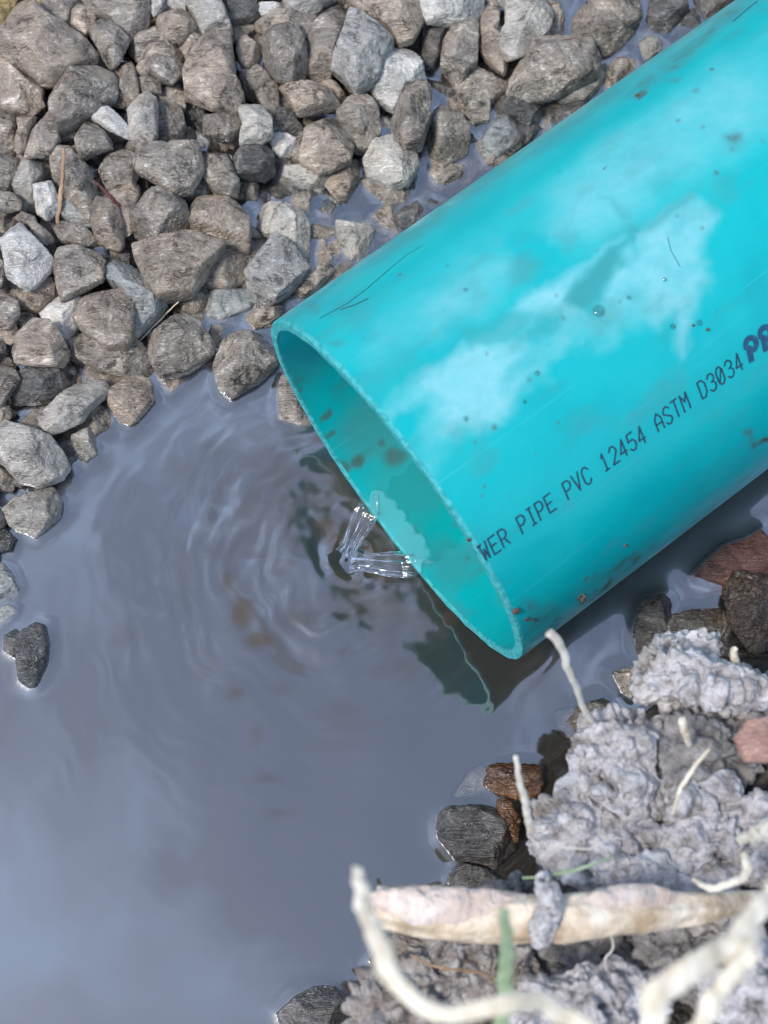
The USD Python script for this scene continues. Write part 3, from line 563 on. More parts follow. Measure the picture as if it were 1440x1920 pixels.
for _ in range(6000):
    if len(placed) >= 150: break
    u, v_ = rr.uniform(2, 1330), rr.uniform(2, 960)
    pt = shapely.Point(u, v_)
    if not fill_region.contains(pt) or cover.distance(pt) < 1.0 and rr.random() < 0.93: continue
    if any((u - a) ** 2 + (v_ - b) ** 2 < 34 ** 2 for a, b in placed): continue
    placed.append((u, v_))
    z0 = float(rise_at(*at(u, v_, 0)[:2]))
    z = z0 - 0.0065 + rr.uniform(-.002, .002)
    loc = at(u, v_, z); sc = rr.uniform(0.65, 1.15)
    tone = 'd' if rr.random() < .3 else ('t' if rr.random() < .3 else 'g')
    path, k, _t = [c for c in cls if c[2] == tone][rr.integers(10)]
    x = UsdGeom.Xform.Define(stage, numbered('/World', 'stone'))
    ang = rr.uniform(0, 360); tx, ty = rr.uniform(-30, 30, 2)
    x.AddTranslateOp().Set(Gf.Vec3d(*map(float, loc))); x.AddRotateXYZOp().Set(Gf.Vec3f(float(tx), float(ty), float(ang))); x.AddScaleOp().Set(Gf.Vec3f(float(sc)))
    x.GetPrim().GetReferences().AddInternalReference(path); x.GetPrim().SetInstanceable(True)
    tag(x.GetPrim(), filler_label(u, v_, tone) or SHORES[z0 > 0.0025], 'stone', 'small wedged stones on dry gravel' if z0 > 0.0025 else 'small stones low in shallow water')
    rot = trimesh.transformations.euler_matrix(*np.radians([tx, ty, ang]), axes='sxyz')[:3, :3]
    SHELL.append((SMALL[k][0] @ rot.T * sc + loc, SMALL[k][1]))

# the gravel that goes on beyond the frame, and grit in the bed
pi = UsdGeom.PointInstancer.Define(stage, '/World/gravel')
gp, gi, go, gs, gin = [], [], [], [], []
frame = Polygon(ats([(-25, -25), (1465, -25), (1465, 1945), (-25, 1945)], 0)[:, :2])
for _ in range(9000):
    x_, y_ = rr.uniform(-.55, .55), rr.uniform(-.35, .6)
    p2 = shapely.Point(x_, y_)
    inside = frame.contains(p2)
    if not GRAVPOLY.contains(p2): continue
    rel = np.array([x_, y_]) - MOUTH[:2]
    if rel @ PD[:2] > 0 and abs(rel @ PS[:2]) < 0.05: continue
    if inside:
        q_ = np.array([x_, y_, float(rise_at(x_, y_))]) - CAM; w_ = q_ @ FW
        if cover.contains(shapely.Point(720 + FPX * (q_ @ RT) / w_, 960 - FPX * (q_ @ UPV) / w_)): continue
        rs_ = float(rise_at(x_, y_))
        if rs_ < .0035: continue
        sc, z = rr.uniform(.18, .48), rs_ + rr.uniform(-.0085, .0005)
    else:
        sc, z = rr.uniform(.8, 1.35), float(rise_at(x_, y_)) + rr.uniform(-.006, .006)
    gp.append((x_, y_, z)); gi.append(int(rr.integers(10))); gs.append((sc,) * 3)
    qv = trimesh.transformations.random_quaternion(rr.random(3)); go.append(Gf.Quath(*map(float, qv)))
    gin.append(inside)
zg = ground_h(np.array([p_[0] for p_ in gp]), np.array([p_[1] for p_ in gp])) + .002
gp = [(x_, y_, float(g_) if z_ is None else z_) for (x_, y_, z_), g_ in zip(gp, zg)]
for k_, inside_ in enumerate(gin):
    if inside_: SHELL.append((SMALL[gi[k_]][0] * gs[k_][0] + np.array(gp[k_]), SMALL[gi[k_]][1]))
for k, (v, f) in enumerate(SMALL):
    m = usdkit.mesh(stage, f'/World/gravel/stone_shape_{k:03d}', (v, f), STONE['gtgsgtgdgk'[k]], smooth=True)
    pi.GetPrototypesRel().AddTarget(m.GetPath())
pi.CreatePositionsAttr([Gf.Vec3f(*map(float, p)) for p in gp]); pi.CreateProtoIndicesAttr(gi); pi.CreateScalesAttr([Gf.Vec3f(*map(float, s)) for s in gs]); pi.CreateOrientationsAttr(go)
tag(pi.GetPrim(), 'grit under the stones and grey gravel spreading around the puddle', 'gravel', kind='stuff')

# ------------------------------------------------------------------ water: level sheet that climbs a little up whatever stands in it
STEP = 0.00075
wx = np.arange(-0.30, 0.34, STEP); wy = np.arange(-0.36, 0.34, STEP)
WX, WY = np.meshgrid(wx, wy, indexing='xy')
HT = ground_h(WX[::6, ::6], WY[::6, ::6])
HT = ndimage.zoom(HT, (WX.shape[0] / HT.shape[0], WX.shape[1] / HT.shape[1]), order=1)
bar = np.random.default_rng(3).dirichlet((1, 1, 1), 14)
for v, f in SHELL:
    t = v[f]; n = np.cross(t[:, 1] - t[:, 0], t[:, 2] - t[:, 0]); t = t[n[:, 2] > 0]
    s = np.einsum('kb,fbc->fkc', bar if len(f) < 9000 else bar[:6], t).reshape(-1, 3)
    i, j = np.round((s[:, 1] - wy[0]) / STEP).astype(int), np.round((s[:, 0] - wx[0]) / STEP).astype(int)
    ok = (i >= 0) & (j >= 0) & (i < len(wy)) & (j < len(wx))
    np.maximum.at(HT, (i[ok], j[ok]), s[ok, 2])
HT = np.maximum(HT, ndimage.grey_closing(HT, size=3))
dist = ndimage.distance_transform_edt(HT < 0.0005) * STEP
men = ndimage.gaussian_filter(0.0006 * np.exp(-dist / 0.0021), 2.0)
SPL = at(656, 1046, 0.0)                                   # where the running water strikes the puddle
rx, ry = WX - SPL[0], WY - SPL[1]; rad = np.hypot(rx, ry)
P3 = np.stack([WX, WY, np.zeros_like(WX)], -1)
ROT = trimesh.transformations.euler_matrix(.7, .5, .9)[:3, :3]
fade = np.exp(-rad / 0.038) * sstep(0.001, 0.006, dist)
wob = fbm(P3 @ ROT, 40.0, 3, 11) * 0.026
rip = 0.00024 * (0.4 + 2.2 * np.abs(fbm(P3 @ ROT, 24.0, 2, 19))) * np.sin((rad + wob) * 2 * np.pi / 0.0095) * fade
chop = (0.0030 * fbm(P3 @ ROT, 34.0, 2, 15) * np.exp(-(rad / 0.075) ** 2) + 0.00045 * fbm(P3, 130.0, 2, 16) * np.exp(-(rad / 0.045) ** 2)) * sstep(0.0, 0.004, dist)
swell = 0.0011 * fbm(P3, 22.0, 2, 12) * sstep(0.0, 0.01, dist) * np.exp(-rad / 0.16)
dent = 0.0011 * (fbm(P3 @ ROT, 300.0, 3, 3) + 0.25) * np.exp(-(rad / 0.0065) ** 2) + 0.0005 * np.exp(-((rad - 0.010) / 0.003) ** 2) * (1 + 2.5 * fbm(P3, 160, 2, 3))
WZ = men + rip + chop + swell + dent
depth = np.maximum(WZ - HT, 0)
murk = 1 - np.exp(-depth / 0.0075)
silt_reflection_spots = 0  # amber silt by the outflow, plus dark ripple reflections painted brown
for (u_, v_, su, sv, k_) in [(425, 1090, 16, 26, .9), (455, 1150, 22, 32, 1.3), (490, 1200, 34, 18, 1.2), (560, 1160, 50, 26, .7), (345, 880, 30, 24, .5), (400, 840, 26, 18, .4), (230, 1190, 18, 22, .5), (440, 1300, 18, 14, .8), (530, 1290, 26, 14, .5), (640, 1330, 34, 18, .5), (480, 1380, 14, 20, .5), (760, 1250, 40, 26, .6), (500, 1460, 26, 8, .6), (520, 1525, 30, 10, .5), (385, 1260, 16, 18, .4), (350, 1060, 18, 40, .4), (1000, 1270, 80, 60, .4)]:
    c_ = at(u_, v_, 0); w_ = 0.00024
    silt_reflection_spots = np.maximum(silt_reflection_spots, k_ * np.exp(-(((WX - c_[0]) / (su * w_ * 1.2)) ** 2 + ((WY - c_[1]) / (sv * w_ * 1.2)) ** 2) * (1 + 1.6 * fbm(P3, 90.0, 3, 35))))
ang = np.arctan2(ry, rx)
PA = np.stack([rad * 1.0 + 0.25 * wob, ang * 0.020, 0 * rad], -1)
reflection_arcs = sstep(0.02, 0.15, fbm(PA, 95.0, 4, 36) + 0.10 * fbm(P3, 60.0, 3, 37)) * sstep(0.012, 0.030, rad) * np.exp(-(rad / 0.072) ** 4) * (0.55 + 0.9 * fbm(P3, 30.0, 2, 38))  # broken dark reflections on the ripples, painted as brown arcs
reflection_arcs = reflection_arcs * sstep(-1.3, -0.2, -(rx * PD[0] + ry * PD[1]) / (rad + 1e-4) + 0.5)
pn, qn = rx * PS[0] + ry * PS[1], rx * PD[0] + ry * PD[1]
near = 0.95 * np.exp(-(((pn + 0.008) / 0.050) ** 2 + ((qn - 0.004) / 0.024) ** 2)) * sstep(-.10, .10, fbm(np.stack([pn, qn * 1.8, 0 * pn], -1) @ ROT, 50.0, 4, 39) + 0.05) * sstep(0.004, 0.012, rad)  # dark reflection of the pipe mouth, painted brown
silt = np.clip(np.maximum.reduce([silt_reflection_spots ** 1.5 * .95, reflection_arcs * 1.0, near]), 0, 1)  # one mask for real silt and the painted dark reflections
wm = obj('water', grid_mesh(WX, WY, WZ), WATER, murk=murk.ravel(), silt=silt.ravel(), ripple=(0.16 * np.exp(-(rad / 0.055) ** 2) * sstep(0.006, 0.016, rad) + 0.16 * np.exp(-dist / 0.0022)).ravel())
tag(wm.GetPrim(), kind='structure')

# ------------------------------------------------------------------ the sewer pipe
def pipe_pt(s, a, r):
    """the point at distance s from the mouth, at arc angle a from the top (positive towards the bank), at radius r"""
    s, a, r = np.broadcast_arrays(np.asarray(s, float), np.asarray(a, float), np.asarray(r, float))
    return PD * s[..., None] + PS * (np.sin(a) * r)[..., None] + np.array([0, 0, 1.0]) * (np.cos(a) * r)[..., None]
def pipe_uv(u, v, R=R_OUT):
    """(s, a) on the pipe's outside at photograph pixel (u, v)"""
    d = FW + RT * (u - 720) / FPX - UPV * (v - 960) / FPX; o = CAM - MOUTH
    dp, op = np.array([d @ PS, d[2]]), np.array([o @ PS, o[2]])
    aa, bb, cc = dp @ dp, dp @ op, op @ op - R * R
    t = (-bb - math.sqrt(max(bb * bb - aa * cc, 0))) / aa
    h = o + d * t
    return h @ PD, math.atan2(h @ PS, h[2])
LEN, SEAM = 0.95, 0.0
fine_s = np.concatenate([np.arange(0.0016, 0.375, 0.0007), 0.375 + np.geomspace(0.004, LEN - 0.375, 24)])
def angles(R, step): 
    a = np.concatenate([np.arange(-1.95, 1.95, step), np.arange(1.95, 2 * np.pi - 1.95, 0.03)])
    return a
def tube(R, s, a):
    S, Aa = np.meshgrid(s, a, indexing='ij')
    v = pipe_pt(S, Aa, R).reshape(-1, 3); i = np.arange(v.shape[0]).reshape(S.shape)
    i2 = np.roll(i, -1, 1)
    return v, np.stack([i[:-1], i[1:], i2[1:], i2[:-1]], -1).reshape(-1, 4), S.ravel(), Aa.ravel()
ao = angles(R_OUT, 0.0085)
vo, fo, So, Ao = tube(R_OUT, fine_s, ao)
ai = np.linspace(-np.pi, np.pi, 420, endpoint=False)
si = np.concatenate([np.arange(0.0012, 0.26, 0.0016), 0.26 + np.geomspace(0.004, LEN - 0.26, 16)])
vi, fi, Si, Ai = tube(R_IN, si, ai)
# rim: bevelled, slightly worn
rim_prof = [(0.0016, R_OUT - 0.00001), (0.0006, R_OUT - 0.00005), (0.0002, R_OUT - 0.0003), (0.0, R_OUT - 0.0008), (0.0, R_IN + 0.0004), (0.0002, R_IN + 0.0001), (0.0012, R_IN + 0.00002)]
ar = np.linspace(-np.pi, np.pi, 700, endpoint=False)
wear = 0.0011 * fbm(np.stack([np.cos(ar), np.sin(ar), 0 * ar], -1), 9.0, 4, 6)
rs = np.array([p[0] for p in rim_prof]); rrd = np.array([p[1] for p in rim_prof])
Sr = rs[:, None] + wear[None] * np.array([0, .3, .8, 1, 1, .6, 0])[:, None]
vr = pipe_pt(Sr, ar[None] + 0 * Sr, rrd[:, None] + 0 * Sr).reshape(-1, 3)
ir = np.arange(len(vr)).reshape(Sr.shape); ir2 = np.roll(ir, -1, 1)
fr = np.stack([ir[:-1], ir2[:-1], ir2[1:], ir[1:]], -1).reshape(-1, 4)

# stains and a painted sky sheen on the outside, drawn in (distance, arc) on the pipe's own skin
Q = np.stack([So, Ao * R_OUT, 0 * So], -1)
warp = np.stack([fbm(Q, 60.0, 4, 41), fbm(Q, 60.0, 4, 42)], -1) * 0.011 + np.stack([fbm(Q, 260.0, 3, 43), fbm(Q, 260.0, 3, 44)], -1) * 0.0025
QW = Q[:, :2] + warp
def skin(px, R=R_OUT):
    o = np.array([pipe_uv(u, v) for u, v in px]); o[:, 1] *= R; return o
def inside(poly_px, soft, QQ=None):
    pg = Polygon(skin(poly_px)).buffer(0); q_ = QW if QQ is None else QQ
    x0, y0, x1, y1 = pg.bounds; e_ = soft * 2
    near = np.flatnonzero((q_[:, 0] > x0 - e_) & (q_[:, 0] < x1 + e_) & (q_[:, 1] > y0 - e_) & (q_[:, 1] < y1 + e_))
    d = np.full(len(q_), -1.0); pts = shapely.points(q_[near]); shapely.prepare(pg)
    b = shapely.distance(pg.boundary, pts)
    d[near] = np.where(shapely.contains(pg, pts), b, -b)
    return sstep(-soft, soft, d)
film = inside([(745, 905), (800, 890), (870, 830), (960, 765), (1005, 718), (1030, 728), (1065, 690), (1090, 655), (1150, 655), (1165, 622), (1230, 612), (1262, 596), (1285, 660), (1302, 600), (1330, 540), (1315, 480), (1345, 420), (1290, 372), (1180, 440), (1080, 500), (980, 560), (860, 660), (760, 740), (690, 790)], 0.0038)  # pale band: sky reflection painted into the base colour
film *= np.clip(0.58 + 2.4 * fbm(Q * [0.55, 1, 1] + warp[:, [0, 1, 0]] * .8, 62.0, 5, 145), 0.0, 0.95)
film2 = inside([(1150, 250), (1440, 60), (1440, 240), (1200, 420), (900, 560), (700, 700), (640, 690), (800, 560), (980, 420)], 0.012) * np.clip(0.30 + 1.3 * fbm(Q, 38.0, 5, 46), 0, .8)  # fainter sky sheen higher up, also painted as colour
grime = np.zeros(len(So))
for poly, k in [([(1080, 540), (1120, 490), (1180, 455), (1170, 490), (1155, 530), (1120, 585), (1090, 590), (1060, 570)], .55), ([(960, 490), (990, 470), (1010, 490), (990, 530), (960, 540)], .5),
                ([(1190, 440), (1290, 370), (1300, 385), (1270, 410), (1210, 445)], .25), ([(1120, 370), (1165, 390), (1175, 415), (1150, 410)], .4), ([(1100, 590), (1120, 580), (1125, 605), (1105, 608)], .45),
                ([(860, 620), (930, 580), (1000, 590), (950, 640), (880, 660)], .35), ([(640, 760), (760, 660), (800, 680), (720, 760)], .15), ([(1010, 610), (1045, 590), (1050, 605), (1020, 625)], .35),
                ([(1210, 360), (1260, 330), (1300, 300), (1290, 330), (1230, 370)], .2), ([(1360, 260), (1400, 240), (1405, 270), (1370, 285)], .5), ([(1170, 420), (1200, 430), (1195, 470), (1175, 460)], .4)]:
    g_ = inside(poly, 0.0025) * k; grime = np.maximum(grime, g_); film = film * (1 - np.minimum(g_ * 1.7, 1))
grime = np.maximum(grime, 0.30 * sstep(0.08, 0.3, fbm(Q * [1, 1.6, 1], 55.0, 5, 47)))
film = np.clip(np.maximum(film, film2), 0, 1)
mud = np.zeros(len(So))
for poly, k, sft in [([(1090, 1140), (1120, 1100), (1180, 1040), (1230, 1020), (1200, 1050), (1150, 1090), (1130, 1130), (1100, 1150)], .75, .003), ([(985, 1130), (1010, 1120), (1060, 1150), (1030, 1190), (990, 1200)], .55, .004),
                     ([(1395, 800), (1410, 798), (1405, 815), (1420, 825), (1440, 830), (1436, 838), (1412, 838), (1400, 815)], .85, .0012), ([(1375, 262), (1405, 245), (1400, 265), (1385, 272)], .8, .0015),
                     ([(1170, 175), (1250, 110), (1380, 10), (1400, 20), (1290, 110), (1200, 175)], .40, .004), ([(1195, 170), (1225, 162), (1222, 168), (1200, 180)], .8, .0008), ([(1240, 150), (1275, 140), (1262, 153), (1244, 158)], .5, .001), ([(1285, 165), (1310, 158), (1305, 170), (1290, 174)], .45, .001),
                     ([(700, 480), (900, 330), (1150, 160), (1170, 170), (930, 340), (720, 490)], .22, .004), ([(1250, 1000), (1330, 940), (1440, 850), (1440, 880), (1300, 990)], .30, .006), ([(575, 565), (600, 562), (605, 580), (585, 585)], .3, .002),
                     ([(610, 650), (640, 635), (648, 645), (622, 660)], .3, .0015), ([(1020, 1170), (1100, 1120), (1250, 1010), (1270, 1030), (1110, 1150), (1040, 1190)], .35, .004)]:
    mud = np.maximum(mud, inside(poly, sft) * k)
spots = np.random.default_rng(5)
for _ in range(60):
    u, v = spots.uniform(560, 1440), spots.uniform(60, 1150)
    s0, a0 = pipe_uv(u, v)
    if s0 < 0.004: continue
    r0 = spots.choice([0.0006, 0.0009, 0.0014], p=[.6, .3, .1])
    dd = np.hypot(Q[:, 0] - s0, Q[:, 1] - a0 * R_OUT) * (1 + .6 * warp[:, 0] / .01)
    mud = np.maximum(mud, spots.uniform(.25, .8) * sstep(r0 * 1.3, r0 * .6, dd))
streak = fbm(Q * [0.25, 1, 1], 150.0, 4, 51)
mud = np.clip(mud * (0.7 + 1.6 * fbm(Q, 240.0, 3, 48)) + 0.10 * sstep(0.1, 0.35, streak), 0, 1)
mud = np.maximum(mud, 0.55 * sstep(1.25, 1.75, Ao * (1 + .4 * fbm(Q, 40.0, 3, 52))) * (Ao < 3.1))      # splashed mud low on the flank
# inside: grime and spots, with the rim's shadow painted in
Qi = np.stack([Si, Ai * R_IN, 0 * Si], -1)
grime_shade_i = 0.5 * sstep(0.0, 0.25, fbm(Qi * [1, 1, 1], 45.0, 4, 61)) * sstep(-.2, .2, np.cos(Ai + .3) * -1 - .4); mud_i = 0.6 * sstep(0.24, 0.36, fbm(Qi, 120.0, 3, 62)) + 0.25 * sstep(.18, .4, fbm(Qi, 60.0, 3, 63))
def far_uv(u, v):
    d_ = FW + RT * (u - 720) / FPX - UPV * (v - 960) / FPX; o_ = CAM - MOUTH
    dp, op = np.array([d_ @ PS, d_[2]]), np.array([o_ @ PS, o_[2]])
    aa, bb, cc = dp @ dp, dp @ op, op @ op - R_IN ** 2
    h_ = o_ + d_ * ((-bb + math.sqrt(bb * bb - aa * cc)) / aa)
    return h_ @ PD, math.atan2(h_ @ PS, h_[2]) % (2 * math.pi)
wi = np.stack([fbm(Qi, 70.0, 4, 67), fbm(Qi, 70.0, 4, 68)], -1) * 0.012
for u, v, r0, kg, km in [(700, 800, .016, .6, .0), (735, 850, .0045, .5, .55), (672, 857, .0030, .3, .7), (652, 866, .0028, .3, .6), (610, 770, .0018, .2, .6), (850, 1060, .012, .35, .1), (905, 1035, .010, .35, .1), (770, 900, .020, .35, .0), (560, 690, .012, .3, .0)]:  # small spots are dirt; broad patches paint in the shadow bands
    s0, a0 = far_uv(u, v)
    dd = np.hypot(Qi[:, 0] + wi[:, 0] - s0, (np.mod(Ai, 2 * np.pi) - a0) * R_IN + wi[:, 1])
    w_ = sstep(r0 * 1.4, r0 * .5, dd); grime_shade_i = np.maximum(grime_shade_i, kg * w_); mud_i = np.maximum(mud_i, km * w_)
painted_sheen_i = np.full(len(Si), 0.0)
nr = len(vr)
painted_sheen_r = np.clip(0.05 + 0.5 * fbm(vr, 120.0, 3, 64), 0, 1); mud_r = 0.24 + 0.6 * sstep(0.10, 0.3, fbm(vr, 160.0, 3, 65))
pv = np.vstack([vo, vi]); pf = np.vstack([fo[:, ::-1], fi + len(vo)])
tri = np.vstack([pf[:, [0, 1, 2]], pf[:, [0, 2, 3]]])
# make every face look outward from the plastic
pipe = thing('sewer_pipe', 'large teal plastic sewer pipe lying across the puddle with printed lettering', 'pipe', MOUTH)
wall = obj('wall', (pv, tri), PIPE, pipe, film=np.concatenate([film, painted_sheen_i]), grime=np.concatenate([grime, grime_shade_i]), mud=np.concatenate([mud, mud_i]))
CUT = usdkit.material(stage, '/World/Looks/cut_pvc', {
    'tc': ('texture_coordinate', {}), 'n': ('noise_texture', {'scale': 420.0, 'detail': 4.0}),
    'r': ('rgb_ramp', {'ramp': [(0.3, (0.02, 0.22, 0.235)), (0.55, (0.05, 0.36, 0.375)), (0.75, (0.10, 0.42, 0.43))]}),
    'b': ('bump', {'strength': 0.5, 'distance': 0.0004}), 'p': ('principled_bsdf', {'roughness': 0.75, 'specular_ior_level': 0.12})},
    [('tc.object', 'n.vector'), ('n.fac', 'r.fac'), ('r.color', 'p.base_color'), ('n.fac', 'b.height'), ('b.normal', 'p.normal')], surface='p.BSDF')
frt = np.vstack([fr[:, ::-1][:, [0, 1, 2]], fr[:, ::-1][:, [0, 2, 3]]])
obj('cut_edge', (vr, frt), CUT, pipe, smooth=40)

# lettering: single strokes of a plotter font on a 0..1 by 0..1.5 cell
L = {
 'W': [[(0, 1.5), (.2, 0), (.5, .95), (.8, 0), (1, 1.5)]], 'E': [[(1, 1.5), (0, 1.5), (0, 0), (1, 0)], [(0, .78), (.8, .78)]],
 'R': [[(0, 0), (0, 1.5), (.7, 1.5), (1, 1.25), (1, .95), (.7, .7), (0, .7)], [(.5, .7), (1, 0)]], 'P': [[(0, 0), (0, 1.5), (.7, 1.5), (1, 1.25), (1, .95), (.7, .7), (0, .7)]],
 'I': [[(.2, 1.5), (.8, 1.5)], [(.5, 1.5), (.5, 0)], [(.2, 0), (.8, 0)]], 'V': [[(0, 1.5), (.5, 0), (1, 1.5)]], 'C': [[(1, 1.2), (.7, 1.5), (.3, 1.5), (0, 1.2), (0, .3), (.3, 0), (.7, 0), (1, .3)]],
 '1': [[(.2, 1.2), (.5, 1.5), (.5, 0)], [(.2, 0), (.8, 0)]], '2': [[(0, 1.2), (.3, 1.5), (.7, 1.5), (1, 1.2), (1, .95), (0, 0), (1, 0)]], '4': [[(1, .4), (0, .4), (.75, 1.5), (.75, 0)]],
 '5': [[(.95, 1.5), (.1, 1.5), (0, .85), (.65, .92), (1, .65), (1, .3), (.7, 0), (.3, 0), (0, .25)]], 'A': [[(0, 0), (0, 1.0), (.5, 1.5), (1, 1.0), (1, 0)], [(0, .6), (1, .6)]],
 'S': [[(1, 1.25), (.7, 1.5), (.3, 1.5), (0, 1.25), (0, 1.0), (1, .5), (1, .25), (.7, 0), (.3, 0), (0, .25)]], 'T': [[(0, 1.5), (1, 1.5)], [(.5, 1.5), (.5, 0)]],
 'M': [[(0, 0), (0, 1.5), (.5, .75), (1, 1.5), (1, 0)]], 'D': [[(0, 0), (0, 1.5), (.6, 1.5), (1, 1.15), (1, .35), (.6, 0), (0, 0)]],
 '3': [[(0, 1.25), (.3, 1.5), (.7, 1.5), (1, 1.25), (1, 1.0), (.7, .8), (.45, .8)], [(.7, .8), (1, .55), (1, .25), (.7, 0), (.3, 0), (0, .25)]],
 '0': [[(.3, 1.5), (.7, 1.5), (1, 1.2), (1, .3), (.7, 0), (.3, 0), (0, .3), (0, 1.2), (.3, 1.5)], [(.15, .25), (.85, 1.25)]],
 '-': [[(.75, 1.5), (1, 1.5)]],
}
s_a, a_a = pipe_uv(911, 1054); s_b, a_b = pipe_uv(1394, 688); s_t, a_t = pipe_uv(894, 1030)
TEXT = 'WER PIPE PVC 12454 ASTM D3034'
cell = (s_b - s_a) / (len(TEXT) - 0.28); base_a = (a_a + a_b) / 2
ch = 0.0064 / 1.5
def on_skin(shape, s0, mat, name, lift=0.00013, base=base_a, edge=0.0016):
    parts = [trimesh.creation.extrude_polygon(g_, 0.00006, engine='earcut') for g_ in (getattr(shape, 'geoms', None) or [shape])]
    m = trimesh.util.concatenate(parts)
    v, f = trimesh.remesh.subdivide_to_size(m.vertices, m.faces, edge, max_iter=12)
    return obj(name, (pipe_pt(s0 + v[:, 0], base - v[:, 1] / R_OUT, R_OUT + lift + v[:, 2]), f), mat, pipe, smooth=False)
jit = np.random.default_rng(12)
for k, c_ in enumerate(TEXT):
    if c_ == ' ': continue
    wob_ = jit.uniform(-.025, .025, 2)
    st = unary_union([LineString([(x * cell * 0.66 + (y * 0.0004), (y + wob_[1]) * ch) for x, y in line]).buffer(0.00029, quad_segs=3) for line in L[c_]])
    on_skin(st, s_a + k * cell + wob_[0] * cell, INK, 'letter')
st = unary_union([LineString([(0.0007, 1.45 * ch), (0.0019, 1.47 * ch)]).buffer(0.0004)]); on_skin(st, 0.0, INK, 'letter')
# the heavy slanted letters of the maker's mark, cut off by the edge of the picture
s_p, a_p = pipe_uv(1406, 681); s_p2, _ = pipe_uv(1427, 660)
def bold_p(w):
    h = 0.0082
    stem = LineString([(0.2 * w, 0), (0.2 * w + .0012, h * .72)]).buffer(0.00115, cap_style='flat')
    t = np.linspace(math.pi * .98, -math.pi * .62, 16)
    bowl = LineString([(0.62 * w + .0008 + math.cos(x) * .00215, h * .72 + math.sin(x) * .0023) for x in t]).buffer(0.00105, quad_segs=4)
    return unary_union([stem, bowl])
for k in range(3):
    on_skin(bold_p(0.0040), s_p + k * 0.0066, INK2, 'letter', base=a_p)

# scratches, mud specks and water beads on the pipe
def skin_line(px, w, name, mat, lift=0.00004):
    o = skin(px); s0 = 0.0
    shp = LineString([(a_, -b_) for a_, b_ in o]).buffer(w / 2)
    return on_skin(shp, 0.0, mat, name, lift, base=0.0, edge=0.004)
SCR = usdkit.material(stage, '/World/Looks/scratched_pvc', {'p': ('principled_bsdf', {'base_color': (0.01, 0.085, 0.10), 'roughness': 0.6})}, surface='p.BSDF')
for ln, w in [([(600, 597), (650, 570), (690, 540), (730, 505)], .0004), ([(730, 505), (762, 478), (790, 462)], .00022), ([(640, 580), (665, 572), (690, 560)], .0006), ([(1252, 445), (1258, 470), (1275, 500)], .00022), ([(1375, 40), (1400, 18), (1420, 2)], .0006)]:
    skin_line(ln, w, 'scratch', SCR)
for u, v, r0 in [(966, 1144, .0016), (1089, 1118, .0018), (1092, 1125, .0012), (988, 1160, .0009), (1000, 1162, .0008), (1327, 618, .0007), (878, 1012, .0008), (1172, 1022, .0008), (1300, 610, .0006)]:
    s0, a0 = pipe_uv(u, v)
    b = ICO[3].vertices * [1, .8, .7]; b = b * (1 + .5 * fbm(b + s0 * 50, 2.0, 3, 7))[:, None] * r0
    obj('mud_speck', (b + pipe_pt(s0, a0, R_OUT + r0 * .3), ICO[3].faces), STONE['e'], pipe)
BEAD = usdkit.material(stage, '/World/Looks/water_bead', {'p': ('principled_bsdf', {'base_color': (0.9, 0.95, 0.95), 'roughness': 0.02, 'ior': 1.33, 'transmission_weight': 1.0})}, surface='p.BSDF')
for u, v, r0 in [(1123, 583, .0022), (1262, 612, .0011), (1008, 700, .0010), (874, 785, .0010), (873, 543, .0008), (985, 753, .0008), (1312, 605, .0012), (1247, 524, .0008), (1180, 558, .0009)]:
    s0, a0 = pipe_uv(u, v)
    ax_ = pipe_pt(0, a0, 1.0); c0 = pipe_pt(s0, a0, R_OUT - r0 * .12)
    b = ICO[3].vertices.copy(); hgt = b @ ax_
    b = b - ax_ * (hgt * 0.55)[:, None]
    obj('water_bead', (b * r0 + c0, ICO[3].faces), BEAD, pipe)

# ------------------------------------------------------------------ water running out of the pipe
flow = thing('flowing_water', 'thin sheet of clear water running out of the pipe mouth into the puddle', 'water', MOUTH, kind='stuff')
inv = -R_IN; lev = inv + 0.0026
ss = np.concatenate([np.linspace(0.0, 0.30, 260)])
tt = np.linspace(-1, 1, 90)
S, TT = np.meshgrid(ss, tt, indexing='ij')
lw = np.sqrt(R_IN ** 2 - lev ** 2)
edge = lw * (1 + 0.10 * np.sin(S * 620 + 2 * np.sign(TT)) * np.exp(-S / .08) + 0.5 * fbm(np.stack([S, np.sign(TT), 0 * S], -1), 60.0, 3, 71))
Yw = TT * edge
zb = -np.sqrt(R_IN ** 2 - Yw ** 2)
zt = np.maximum(zb + 0.00035 * (1 - np.abs(TT) ** 6) + 0.0002, lev + 0.0006 * fbm(np.stack([S, Yw, 0 * S], -1), 90.0, 3, 72) * (1 - TT ** 2) + 0.0011 * np.abs(TT) ** 3 - .0003)
v = PD * S[..., None] + PS * Yw[..., None] + np.array([0, 0, 1.0]) * zt[..., None]
gm = grid_mesh(v[..., 0], v[..., 1], v[..., 2])
obj('water_film', gm, CLEAR, flow, murk=(0.32 * sstep(0.0100, 0.0086, S - 0.0016 * np.abs(np.sin(TT * 9.0 + 1.0)) + 0.003 * TT ** 2 + 0.004 * fbm(np.stack([S, Yw, 0 * S], -1), 110.0, 2, 78))).ravel(), silt=np.zeros(len(gm[0])))  # pale teal lip: sky reflection painted in through the murk value
end = (SPL - MOUTH); ex, ey = end @ PD, end @ PS
